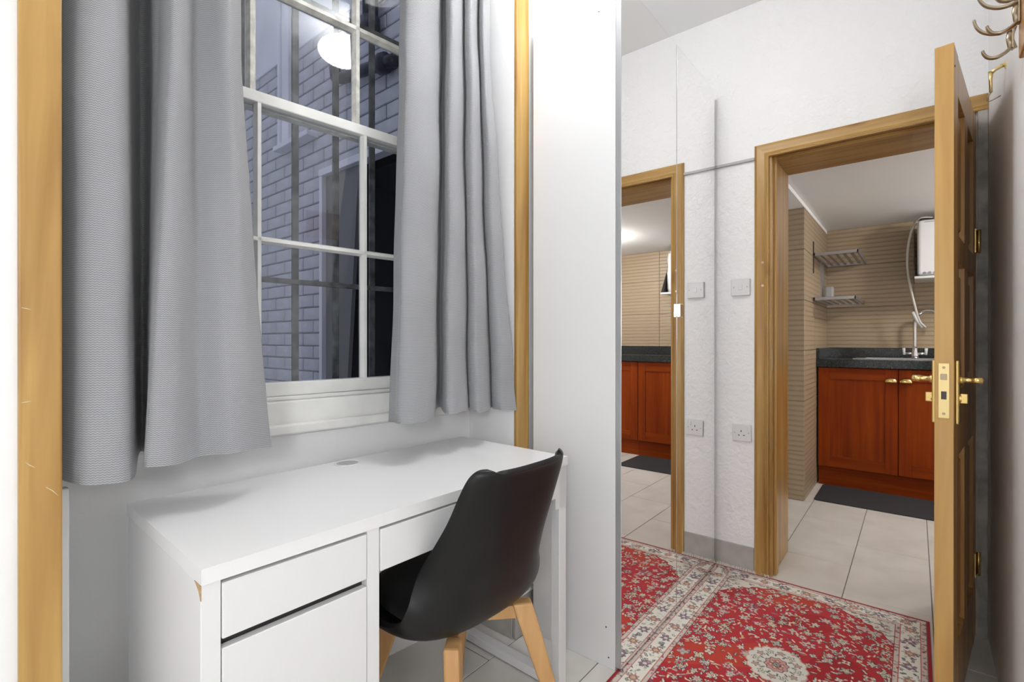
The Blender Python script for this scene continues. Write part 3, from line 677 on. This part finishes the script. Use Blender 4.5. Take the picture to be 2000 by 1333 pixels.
RT = [(1.097, 1.41), (1.076, 1.363), (1.068, 1.331), (1.103, 1.309), (1.159, 1.308), (1.202, 1.321), (1.259, 1.369), (1.27, 1.367), (1.23, 1.315), (1.207, 1.278), (1.216, 1.262), (1.257, 1.27), (1.306, 1.298), (1.277, 1.261), (1.278, 1.234), (1.314, 1.242), (1.352, 1.266), (1.327, 1.234), (1.322, 1.212), (1.365, 1.225)]
curtain('curtain', 'wide grey herringbone curtain hanging beside the broad pine post', LB, LT, 1.78, 0.862, M['fabric'])
curtain('curtain', 'narrow pleated grey curtain hanging beside the slim pine strip', RB, RT, 2.2, 0.880, M['fabric'])
rod = thing('curtain_rod', 'steel rod across the window recess carrying both curtains', 'curtain rod', (0.808, 1.245, 2.54))
MB().tube([(-0.652, 0, 0), (0.632, 0, 0)], 0.011, 14).build('pole', M['steel'], rod, smooth=True)
for x in (-0.645, 0.625): MB().lathe([(0.022, -0.008), (0.022, 0.008)], (x, 0, 0), 16, 'x').build('end_bracket', M['steel'], rod)

# ---------------------------------------------------------------- rug (colours woven vertex by vertex)
RX0, RX1, RYa, RYb = 1.215, 2.563, -0.045, 0.783
rg = thing('rug', 'red and cream floral medallion rug in front of the mirror doors', 'rug', ((RX0+RX1)/2, (RYa+RYb)/2, 0))
hx, hy = (RX1-RX0)/2, (RYb-RYa)/2
step = 0.0026; nx, ny = int(2*hx/step), int(2*hy/step)
gx_ = np.linspace(-hx, hx, nx); gy_ = np.linspace(-hy, hy, ny)
XX, YY = np.meshgrid(gx_, gy_, indexing='ij')
rs = np.random.RandomState(11)
RED = (0.48, 0.022, 0.032); RED2 = (0.40, 0.012, 0.018); CREAM = (0.74, 0.69, 0.54); PALE = (0.68, 0.68, 0.58); PINK = (0.60, 0.33, 0.28); NAVY = (0.030, 0.030, 0.055)
DRED = (0.26, 0.008, 0.016); TAN = (0.62, 0.49, 0.26); ORANGE = (0.55, 0.10, 0.035); SAGE = (0.36, 0.40, 0.30); MAUVE = (0.33, 0.17, 0.24)
C = np.zeros((nx, ny, 3)); 
blot = np.zeros((nx, ny))
for _ in range(10):
    kx_, ky_, p_ = rs.uniform(-18, 18), rs.uniform(-18, 18), rs.rand()*6
    blot += np.sin(kx_*XX+ky_*YY+p_)
blot = blot/10
C[:] = RED; C[blot > 0.22] = (0.52, 0.045, 0.025); C[blot < -0.22] = RED2
def paint(mask, sl, col): C[sl][mask] = col
def win_(cx, cy, r):
    i0 = max(0, int((cx-r+hx)/(2*hx)*(nx-1))); i1 = min(nx, int((cx+r+hx)/(2*hx)*(nx-1))+2)
    j0 = max(0, int((cy-r+hy)/(2*hy)*(ny-1))); j1 = min(ny, int((cy+r+hy)/(2*hy)*(ny-1))+2)
    return (slice(i0, i1), slice(j0, j1))
def flower(cx, cy, r, n, rot, col, mid, edge=NAVY, inner=0.34, el=1.0):
    s = win_(cx, cy, r*1.4); x = XX[s]-cx; y = (YY[s]-cy)*el
    d = np.hypot(x, y); a = np.arctan2(y, x)-rot; rim = r*(0.74+0.26*np.cos(n*a))
    paint(d < rim+0.0030, s, edge); paint(d < rim, s, col)
    paint((d < rim*0.75) & (d > rim*0.62), s, edge if r > 0.017 else col)
    paint(d < r*inner, s, mid)
def leafm(cx, cy, l, wd_, rot, col, edge=None):
    s = win_(cx, cy, l*1.2); x = XX[s]-cx; y = YY[s]-cy
    u = x*math.cos(rot)+y*math.sin(rot); v = -x*math.sin(rot)+y*math.cos(rot)
    u = u/l; w_ = wd_*np.sqrt(np.clip(1-u*u, 0, 1)); v = v-0.35*wd_*np.sin(u*2)
    if edge is not None: paint((np.abs(u) < 1) & (np.abs(v) < w_+0.0022), s, edge)
    paint((np.abs(u) < 0.92) & (np.abs(v) < w_), s, col)
# field flowers
pts = []
tries = 0
while len(pts) < 230 and tries < 6000:
    tries += 1; x, y = rs.uniform(-hx+0.09, hx-0.09), rs.uniform(-hy+0.09, hy-0.09)
    if all((x-a)**2+(y-b)**2 > 0.037**2 for a, b in pts): pts.append((x, y))
for _ in range(1500):
    x, y = rs.uniform(-hx+0.08, hx-0.08), rs.uniform(-hy+0.08, hy-0.08)
    col = [CREAM, PALE, TAN, MAUVE, CREAM, SAGE][rs.randint(6)]
    leafm(x, y, rs.uniform(0.006, 0.012), rs.uniform(0.0022, 0.0036), rs.rand()*6.28, col, NAVY if rs.rand() < 0.3 else None)
for x, y in pts:
    k = rs.rand()
    r = rs.uniform(0.012, 0.022)
    flower(x, y, r, rs.randint(4, 8), rs.rand()*6, [CREAM, PALE, (0.58, 0.56, 0.46)][rs.randint(3)], [PINK, SAGE, TAN, RED][rs.randint(4)], NAVY if k < 0.7 else MAUVE)
# central medallion
d = np.hypot(XX/1.12, YY); a = np.arctan2(YY, XX/1.12); rim = 0.086+0.0045*np.abs(np.sin(8*a))*1.6
C[d < rim+0.004] = PINK; C[d < rim] = (0.72, 0.70, 0.62)
for k in range(12):
    aa = k*math.pi/6; flower(0.066*1.12*math.cos(aa), 0.066*math.sin(aa), 0.012, 5, aa, CREAM if k % 2 else PINK, SAGE, (0.12, 0.12, 0.12))
    leafm(0.052*1.12*math.cos(aa+.26), 0.052*math.sin(aa+.26), 0.010, 0.003, aa, (0.14, 0.14, 0.13))
rim2 = 0.034+0.003*np.cos(10*a); C[d < rim2+0.003] = NAVY; C[d < rim2] = PINK
for k in range(6): flower(0.019*math.cos(k), 0.019*math.sin(k), 0.007, 5, k, (0.68, 0.45, 0.38), CREAM, DRED)
flower(0, 0, 0.012, 6, 0, SAGE, NAVY)
# spandrels and borders
ex = hx-np.abs(XX); ey = hy-np.abs(YY); e = np.minimum(ex, ey)
sx_ = (ex-0.112)/0.155; sy_ = (ey-0.106)/0.175
q = np.where((sx_ > -0.3) & (sy_ > -0.3), np.clip(sx_, 0, 9)**0.8+np.clip(sy_, 0, 9)**0.8, 9)
sc_ = 1.0+0.05*np.sin(np.arctan2(sy_, sx_)*14)
edge_m = (q < sc_+0.04) & (q >= sc_); C[edge_m] = DRED
spm = q < sc_; C[spm] = (0.72, 0.69, 0.60)
def scatter(mask, count, cols, lr=(0.005, 0.011), wr=(0.002, 0.0035), edge_p=0.5):
    ii, jj = np.nonzero(mask)
    keep = C.copy()
    for _ in range(count):
        k = rs.randint(len(ii)); leafm(gx_[ii[k]], gy_[jj[k]], rs.uniform(*lr), rs.uniform(*wr), rs.rand()*6.28, cols[rs.randint(len(cols))], (0.11, 0.10, 0.13) if rs.rand() < edge_p else None)
    C[~mask] = keep[~mask]
scatter(spm, 480, [PINK, SAGE, MAUVE, CREAM, (0.42, 0.36, 0.33), (0.62, 0.60, 0.53)])
bmsk = e < 0.106
C[bmsk] = (0.74, 0.71, 0.63)
main = (e < 0.088) & (e > 0.030); C[main] = (0.82, 0.80, 0.72)
scatter(main, 900, [SAGE, (0.16, 0.16, 0.18), (0.60, 0.57, 0.50), PINK, (0.45, 0.43, 0.36), (0.70, 0.66, 0.55), (0.74, 0.72, 0.64)], edge_p=0.45)
keep = C.copy()
for s1 in (-1, 1):
    for k in range(-3, 4):
        flower(k*0.185, s1*(hy-0.059), 0.020, 8, 0, PINK, TAN, (0.30, 0.16, 0.14)); flower(k*0.185+0.092, s1*(hy-0.059), 0.020, 6, 1, MAUVE, PALE, (0.16, 0.16, 0.18))
    for k in range(-2, 3):
        flower(s1*(hx-0.059), k*0.17, 0.020, 8, 0, PINK, TAN, (0.30, 0.16, 0.14)); flower(s1*(hx-0.059), k*0.17+0.085, 0.018, 6, 1, MAUVE, PALE, (0.16, 0.16, 0.18))
C[~main] = keep[~main]
gd = ((e >= 0.091) & (e < 0.103)) | ((e > 0.010) & (e < 0.027))
C[gd] = (0.66, 0.58, 0.51)
scatter(gd, 900, [PINK, SAGE, (0.20, 0.16, 0.18), (0.62, 0.58, 0.48), RED, MAUVE], lr=(0.004, 0.008), wr=(0.002, 0.003), edge_p=0.2)
for a0, a1, cc in ((0.0885, 0.0905, RED), (0.103, 0.106, DRED), (0.0275, 0.0298, (0.50, 0.10, 0.12)), (0.0, 0.0085, (0.36, 0.010, 0.022)), (0.0085, 0.0105, (0.20, 0.10, 0.11))):
    C[(e >= a0) & (e < a1)] = cc
C *= (1+0.10*(rs.rand(nx, ny, 1)-0.5))
# woven top sheet with real thickness
Z = 0.0075+0.0006*np.sin(XX*7+1)+0.0006*np.sin(YY*9)
V = np.stack([XX, YY, Z], -1).reshape(-1, 3)
idx = np.arange(nx*ny).reshape(nx, ny)
Fq = np.stack([idx[:-1, :-1], idx[1:, :-1], idx[1:, 1:], idx[:-1, 1:]], -1).reshape(-1, 4)
per = np.concatenate([idx[:, 0], idx[-1, 1:], idx[-2::-1, -1], idx[0, -2:0:-1]])
Vb = V[per].copy(); Vb[:, 2] = 0.0006
nb = len(V); k = len(per); side = np.stack([per, nb+np.arange(k), nb+np.roll(np.arange(k), -1), np.roll(per, -1)], -1)
me = bpy.data.meshes.new('pile'); allV = np.concatenate([V, Vb]); allF = np.concatenate([Fq, side])
me.vertices.add(len(allV)); me.vertices.foreach_set('co', allV.astype(np.float32).ravel())
me.loops.add(len(allF)*4); me.loops.foreach_set('vertex_index', allF.astype(np.int32).ravel())
me.polygons.add(len(allF)); me.polygons.foreach_set('loop_start', (np.arange(len(allF))*4).astype(np.int32))
me.update(calc_edges=True)
ca = me.color_attributes.new('weave', 'FLOAT_COLOR', 'POINT')
cc = np.ones((len(allV), 4), np.float32); cc[:nb, :3] = np.clip(C.reshape(-1, 3), 0, 1); cc[nb:, :3] = cc[per, :3]
ca.data.foreach_set('color', cc.ravel())
m_, nt, b = nodes('woven_wool'); at = nt.nodes.new('ShaderNodeAttribute'); at.attribute_name = 'weave'; L(nt, at.outputs['Color'], b.inputs['Base Color'])
b.inputs['Roughness'].default_value = 0.95; b.inputs['Sheen Weight'].default_value = 0.15; b.inputs['Specular IOR Level'].default_value = 0.2
nz = N(nt, 'ShaderNodeTexNoise'); nz.inputs['Scale'].default_value = 420; L(nt, coords(nt), nz.inputs['Vector']); bump(nt, b, nz.outputs['Fac'], 0.4, 0.002)
me.materials.append(m_)
o = bpy.data.objects.new('pile', me); COL.objects.link(o); o.parent = rg
mb = MB()
for s1 in (1, -1):
    for i in range(300):
        y = -hy+2*hy*(i+0.5)/300
        if s1 > 0:
            if y < 0.155: continue
            l = rs.uniform(0.016, 0.026); wv = rs.uniform(-0.008, 0.008)
            mb.tube([(hx-0.003, y, 0.005), (hx-0.001, y+wv*0.5, 0.010), (hx+0.002-0.006*(y < 0.19), y+wv, 0.006+l*0.6)], [0.0022, 0.0022, 0.0012], 5)
        else:
            l = rs.uniform(0.022, 0.040); wv = rs.uniform(-0.006, 0.006)
            mb.tube([(-(hx-0.002), y, 0.004), (-(hx+l*0.5), y+wv*0.6, 0.0045), (-(hx+l), y+wv, 0.0025)], [0.0016, 0.0014, 0.0008], 4)
mb.build('fringe', plain('cream_fringe', (0.66, 0.63, 0.56), 0.9), rg, kind='stuff')

# ---------------------------------------------------------------- switch and socket on the door wall
sw = thing('light_switch', 'square white blank plate with two screws beside the door frame', 'switch plate', (DX, 0.6586, 1.385))
MB().box(-0.016, 0, -0.043, 0.043, -0.041, 0.041).build('plate', M['white_plastic'], sw, bevel=0.003)
MB().box(-0.0185, -0.014, -0.009, 0.009, -0.013, 0.013).build('insert', M['white_plastic'], sw, bevel=0.001)
for y in (-0.030, 0.030): MB().lathe([(0.0032, -0.0168), (0.0032, -0.014)], (0, y, 0), 10, 'x').build('screw', M['grey_plastic'], sw)
sk = thing('wall_socket', 'white single plug socket with switch low beside the door frame', 'socket', (DX, 0.6536, 0.676))
pl = MB().box(-0.012, 0, -0.043, 0.043, -0.041, 0.041).build('plate', M['white_plastic'], sk, bevel=0.003)
for y, z, dy, dz in ((0.002, 0.008, 0.0022, 0.0042), (0.013, -0.012, 0.0038, 0.0020), (-0.010, -0.012, 0.0038, 0.0020)):
    MB().box(-0.0124, -0.010, y-dy, y+dy, z-dz, z+dz).build('slot', M['slot'], sk)
MB().box(-0.0155, -0.011, -0.027, -0.018, 0.008, 0.028).build('rocker', M['white_plastic'], sk, bevel=0.001)
for y in (-0.032, 0.032): MB().lathe([(0.003, -0.0128), (0.003, -0.010)], (0, y, 0.0), 10, 'x').build('screw', M['grey_plastic'], sk)
sk.rotation_euler = (R(-2.0), 0, 0)

# ---------------------------------------------------------------- hook rail, coat hooks and cabin hook on the right wall
hr = thing('hook_rail', 'wooden coat hook rail on the wall at top right', 'hook rail', (1.70, RY, 1.905))
MB().box(-0.42, 0.018, 0.0, 0.018, -0.092, 0.085).build('board', M['rail_wood'], hr, bevel=0.004)
def coat_hook(x, dz):
    h = MB().box(x-0.011, x+0.011, 0.018, 0.023, dz-0.030, dz+0.030).build('coat_hook', M['antique'], hr, bevel=0.003)
    z = dz
    up = [(x, 0.022, z+0.022), (x, 0.036, z+0.020), (x, 0.056, z+0.022), (x, 0.076, z+0.034), (x, 0.088, z+0.052), (x, 0.093, z+0.072)]
    lo = [(x, 0.022, z-0.024), (x, 0.036, z-0.036), (x, 0.052, z-0.041), (x, 0.066, z-0.036), (x, 0.074, z-0.024), (x, 0.076, z-0.016)]
    MB().tube(catmull(up, 5), [(0.0075-0.0025*i/25, 0.0045-0.001*i/25) for i in range(26)], 12).build('upper_prong', M['antique'], h, smooth=True)
    MB().tube(catmull(lo, 5), [(0.0075-0.001*i/25, 0.0045-0.001*i/25) for i in range(26)], 12).build('lower_prong', M['antique'], h, smooth=True)
    MB().tube([(x, 0.020, z+0.028), (x, 0.026, z), (x, 0.020, z-0.030)], [(0.009, 0.004), (0.007, 0.004), (0.009, 0.004)], 12).build('stem', M['antique'], h, smooth=True)
MBx = None
coat_hook(0.090, -0.002); coat_hook(-0.010, 0.014); coat_hook(-0.16, 0.014); coat_hook(-0.31, 0.014)
ck = thing('cabin_hook', 'brass hook with wire loop on the wall above the door', 'hook', (2.107, RY, 1.964))
MB().lathe([(0.011, 0.0), (0.011, 0.003), (0.007, 0.004)], (0, 0, 0), 16, 'y').build('rose', M['brass_pale'], ck)
MB().tube([(0, 0.002, 0.0), (0, 0.012, -0.002), (0, 0.024, -0.008), (0, 0.033, -0.015)], [0.0055, 0.006, 0.0045, 0.006], 12).build('spindle', M['brass_pale'], ck, smooth=True)
MB().tube([(0, 0.034, -0.010), (0, 0.034, -0.035), (0, 0.033, -0.075)], [(0.0065, 0.005), (0.0045, 0.0035), (0.0035, 0.003)], 12).build('arm', M['brass_pale'], ck, smooth=True)
MB().tube(catmull([(0, 0.033, -0.075), (0, 0.040, -0.086), (0, 0.041, -0.097), (0, 0.035, -0.101), (0, 0.022, -0.096), (0, 0.012, -0.091)], 5), 0.0016, 8).build('wire_loop', M['antique'], ck, smooth=True)

# ---------------------------------------------------------------- kitchen fittings
CF = 4.500
def shaker(parent, ya, yb, z0, z1, handle):
    d = MB().box(CF+0.006, CF+0.020, yb, ya, z0, z1).build('door', M['cherry'], parent)
    s = 0.075
    MB().box(CF, CF+0.008, ya-s, ya-0.001, z0+0.001, z1-0.001).build('stile', M['cherry'], d, bevel=0.002)
    MB().box(CF, CF+0.008, yb+0.001, yb+s, z0+0.001, z1-0.001).build('stile', M['cherry'], d, bevel=0.002)
    MB().box(CF, CF+0.008, yb+s, ya-s, z1-s-0.012, z1-0.001).build('rail', M['cherry_y'], d, bevel=0.002)
    MB().box(CF, CF+0.008, yb+s, ya-s, z0+0.001, z0+s+0.012).build('rail', M['cherry_y'], d, bevel=0.002)
    if handle is not None:
        v = []; f = []; n1, n2 = 12, 5
        for i in range(n1+1):
            a = math.pi*i/n1
            for j in range(n2+1):
                b = math.pi/2*j/n2
                v.append((CF-0.026*math.sin(b)*math.sin(a)**0.5, handle+0.036*math.cos(a), 0.822+0.034*math.cos(b)*(math.sin(a)**0.5)))
        f = [(i*(n2+1)+j, i*(n2+1)+j+1, (i+1)*(n2+1)+j+1, (i+1)*(n2+1)+j) for i in range(n1) for j in range(n2)]
        h = MB().add(v, f).build('cup_handle', M['brass'], d, smooth=True)
        so = h.modifiers.new('t', 'SOLIDIFY'); so.thickness = 0.002
def base_unit(label, ya, yb, doors):
    t = thing('kitchen_cabinet', label, 'cabinet', (0, 0, 0), group='red wood kitchen base units')
    MB().box(CF+0.022, 5.09, yb+0.001, ya-0.001, 0.145, 0.920).build('body', M['cherry'], t)
    MB().box(CF+0.035, CF+0.05, yb+0.001, ya-0.001, 0.0, 0.145).build('plinth', M['cherry_y'], t)
    for a, b, h in doors: shaker(t, a-0.0015, b+0.0015, 0.150, 0.917, h)
    return t
base_unit('red wood sink cabinet with two doors behind the grey mat', 0.590, -0.56, [(0.590, 0.094, 0.136), (0.094, -0.56, 0.050)])
base_unit('red wood kitchen cabinet seen only in the mirror', -0.56, -1.58, [(-0.56, -1.07, -1.0), (-1.07, -1.58, None)])
wt = thing('worktop', 'black granite worktop with upstand on the red cabinets', 'worktop', (0, 0, 0))
MB().box(4.480, 4.62, -1.595, 0.597, 0.922, 0.982).box(5.0, 5.097, -1.595, 0.597, 0.922, 0.982).box(4.62, 5.0, 0.36, 0.597, 0.922, 0.982).box(4.62, 5.0, -1.595, -0.24, 0.922, 0.982).build('slab', M['granite'], wt, bevel=0.002)
MB().box(5.077, 5.098, -1.595, 0.597, 0.982, 1.066).build('upstand', M['granite'], wt, bevel=0.002)
MB().box(4.490, 5.077, 0.578, 0.598, 0.982, 1.066).build('upstand', M['granite'], wt, bevel=0.002)
sn = thing('sink', 'steel inset sink in the granite worktop', 'sink', (4.81, 0.06, 0.982))
sn_m = MB().box(-0.205, -0.16, -0.315, 0.315, 0.0, 0.006).box(0.16, 0.205, -0.315, 0.315, 0.0, 0.006).box(-0.16, 0.16, 0.25, 0.315, 0, 0.006).box(-0.16, 0.16, -0.315, -0.25, 0, 0.006)
sn_m.build('rim', M['steel'], sn, bevel=0.002)
MB().box(-0.165, -0.158, -0.25, 0.25, -0.058, 0.004).box(0.158, 0.165, -0.25, 0.25, -0.058, 0.004).box(-0.16, 0.16, -0.255, -0.248, -0.058, 0.004).box(-0.16, 0.16, 0.248, 0.255, -0.058, 0.004).box(-0.16, 0.16, -0.25, 0.25, -0.060, -0.056).build('bowl', M['steel'], sn)
tp = thing('tap', 'tall chrome swan-neck mixer tap behind the sink', 'tap', (4.985, 0.002, 0.988))
MB().lathe([(0.028, 0), (0.026, 0.02), (0.018, 0.06), (0.017, 0.075), (0.014, 0.08)], (0, 0, 0), 20).build('base', M['chrome'], tp, smooth=True)
nk = [(0, 0, 0.07), (0, 0, 0.18), (0, 0, 0.27), (-0.004, -0.010, 0.325), (-0.010, -0.045, 0.362), (-0.018, -0.095, 0.368), (-0.024, -0.135, 0.345), (-0.026, -0.15, 0.305)]
MB().tube(catmull(nk, 5), 0.0125, 12).build('spout', M['chrome'], tp, smooth=True)
for s in (1, -1):
    hd_ = MB().tube([(0, s*0.012, 0.036), (0, s*0.062, 0.036)], [0.011, 0.009], 12).build('valve', M['chrome'], tp, smooth=True)
    MB().tube([(-0.004, s*0.066, 0.026), (-0.004, s*0.068, 0.078)], [(0.008, 0.006), (0.010, 0.007)], 12).build('lever', M['white_plastic'], hd_, smooth=True)
ks = thing('bracket_shelf', 'grey metal shelf holding the white water heater', 'shelf', (5.098, 0.005, 1.585))
MB().box(-0.375, 0, -0.43, 0.0, 0.0, 0.018).build('tray', M['white_plastic'], ks, bevel=0.002)
MB().prism([(-0.372, 0.018), (-0.004, 0.018), (-0.004, 0.42), (-0.10, 0.42)], -0.428, -0.424, 'y').build('side_plate', M['dark_metal'], ks)
MB().prism([(-0.372, 0.018), (-0.004, 0.018), (-0.004, 0.42)], -0.003, 0.001, 'y').build('side_plate', M['dark_metal'], ks)
bo = thing('water_heater', 'white boxy water heater on the shelf above the tap', 'water heater', (4.745, -0.012, 1.604))
MB().box(0, 0.30, -0.30, 0, 0.006, 0.415).build('casing', M['white_plastic'], bo, bevel=0.02, seg=3)
for y in (-0.04, -0.07, -0.10): MB().lathe([(0.009, -0.004), (0.010, 0.004)], (0.0, y, 0.022), 12, 'x').build('knob', M['rack_metal'], bo)
MB().box(-0.002, 0.004, -0.27, -0.04, 0.395, 0.399).build('seam', M['rack_metal'], bo)
MB().tube(catmull([(0.02, -0.10, 0.418), (0.05, -0.03, 0.432), (0.10, -0.02, 0.43), (0.2, -0.08, 0.43)], 6), 0.006, 8).build('cable', M['dark_metal'], bo, smooth=True)
bt = thing('plastic_bag', 'white plastic bag on the shelf seen in the mirror', 'bag', (4.87, -0.365, 1.604))
v = []
for i, (r_, z) in enumerate([(0.035, 0), (0.042, 0.05), (0.038, 0.12), (0.045, 0.20), (0.040, 0.28), (0.048, 0.34), (0.035, 0.40), (0.012, 0.425)]):
    for j in range(18):
        a = 2*math.pi*j/18; rr = r_*(1+0.12*math.sin(3*a+i)+0.07*math.sin(7*a+2*i)); v.append((rr*math.cos(a), rr*math.sin(a), z))
f = [(i*18+j, i*18+(j+1) % 18, (i+1)*18+(j+1) % 18, (i+1)*18+j) for i in range(7) for j in range(18)]+[tuple(range(18))[::-1], tuple(range(126, 144))]
MB().add(v, f).build('bag_body', M['white_plastic'], bt, smooth=True)
MB().tube([(0.036*math.cos(a), 0.036*math.sin(a), 0.405) for a in np.linspace(0, 6.28, 14)], 0.004, 6).build('tie', M['grey_plastic'], bt, smooth=True)
hs = [(4.85, -0.100, 2.0455), (4.84, -0.030, 2.046), (4.84, 0.0232, 1.958), (4.845, 0.0475, 1.774), (4.85, 0.0382, 1.597), (4.86, 0.0077, 1.4185), (4.87, -0.0224, 1.281), (4.88, -0.060, 1.225)]
ho = thing('white_hose', 'white hose looping from the water heater to the tap', 'hose', hs[0])
MB().tube([tuple(np.array(p)-np.array(hs[0])) for p in catmull(hs, 6)], 0.0085, 10).build('tube', M['hose'], ho, smooth=True)
MB().tube([(0.015, 0.115, -0.70), (0.022, 0.09, -0.77), (0.030, 0.060, -0.82)], [0.011, 0.012, 0.007], 10).build('nozzle', M['white_plastic'], ho, smooth=True)
# dish rack on the pier
dr_ = thing('dish_rack', 'two-tier metal dish rack fixed to the tiled pier', 'dish rack', (4.68, 0.600, 1.44))
X0, X1 = -0.36, 0.36
up = 0.335
for nm, z, d in (('upper_tier', up, 0.285), ('lower_tier', 0.0, 0.27)):
    t = MB().box(X0, X1, -d, -d+0.012, z-0.012, z+0.018).box(X0, X1, -0.016, -0.004, z-0.012, z+0.012).box(X0, X0+0.010, -d, -0.004, z-0.012, z+0.012).box(X1-0.010, X1, -d, -0.004, z-0.012, z+0.012).build(nm, M['rack_metal'], dr_, bevel=0.002)
    for i in range(1, 6):
        y = -d+d*i/6
        MB().box(X0+0.01, X1-0.01, y-0.010, y+0.010, z-0.005, z+0.003).build('slat', M['rack_metal'], t, bevel=0.002)
MB().box(X0+0.005, X0+0.012, -0.008, 0, up-0.14, up+0.10).build('wall_bracket', M['dark_metal'], dr_)
MB().box(0.02, 0.03, -0.012, 0, -0.01, up).build('wall_bracket', M['rack_metal'], dr_)
MB().box(0.16, 0.17, -0.012, 0, -0.01, up).build('wall_bracket', M['rack_metal'], dr_)
cp = thing('cutlery_holder', 'small pale plastic holder between the dish rack tiers', 'holder', (4.83, 0.555, 1.455))
MB().box(-0.04, 0.04, -0.035, 0.025, 0.0, 0.115).build('cup', M['grey_plastic'], cp, bevel=0.012, seg=3)
# mat
mt = MB(); pts2 = []
xa, xb, ya, yb, r_ = 4.035, 4.515, -0.55, 0.556, 0.03
for cx, cy, a0 in ((xb-r_, yb-r_, 0), (xa+r_, yb-r_, 90), (xa+r_, ya+r_, 180), (xb-r_, ya+r_, 270)):
    for k in range(6):
        a = R(a0+18*k); pts2.append((cx+r_*math.cos(a)-4.275, cy+r_*math.sin(a)))
mt.prism(pts2, 0.0005, 0.008)
mo = thing('kitchen_mat', 'dark charcoal mat on the tiles before the sink cabinet', 'mat', (4.275, 0, 0))
mt.build('mat_pad', M['mat'], mo, bevel=0.003)

# ---------------------------------------------------------------- lamps
def dome(name, label, x, y, zc, drop, r, hh, s, col):
    t = thing(name, label, 'ceiling lamp', (x, y, zc), group='opal globe ceiling lamps')
    MB().lathe([(0.05, 0.0), (0.05, -0.012), (0.014, -0.018), (0.012, -drop+hh)], (0, 0, 0), 28).build('ceiling_mount', M['white_plastic'], t, smooth=True)
    pr = [(max(0.004, r*math.cos(a)), -drop+hh*math.sin(a)) for a in np.linspace(math.pi/2, -math.pi/2, 19)]
    MB().lathe(pr, (0, 0, 0), 36).build('opal_shade', emit(name+'_glow', col, s), t, smooth=True)
dome('ceiling_lamp', 'opal globe lamp hanging before the window, reflected in its glass', 1.245, 0.735, CEIL, 0.13, 0.125, 0.058, LAMP_ROOM, (0.985, 0.99, 1.0))
flp = thing('floor_lamp', 'added fill light with large opal globe on a white stand, unseen behind the camera', 'added fill lamp', (-0.62, -0.32, 0))  # added fill light in place of a camera flash, out of view
MB().lathe([(0.15, 0.0), (0.15, 0.012), (0.02, 0.03), (0.012, 0.05)], (0, 0, 0), 32).build('base', M['white_plastic'], flp, smooth=True)
MB().tube([(0, 0, 0.04), (0, 0, 1.22)], 0.012, 14).build('pole', M['white_plastic'], flp, smooth=True)
MB().lathe([(max(0.004, 0.16*math.cos(a)), 1.36-0.16*math.sin(a)) for a in np.linspace(math.pi/2, -math.pi/2, 21)], (0, 0, 0), 36).build('opal_shade', emit('floor_lamp_glow', (0.985, 0.99, 1.0), LAMP_FILL), flp, smooth=True)
dome('ceiling_lamp', 'small opal lamp under the low kitchen ceiling', 4.05, -0.78, KC, 0.07, 0.09, 0.04, LAMP_KITCHEN, (1.0, 0.97, 0.93))
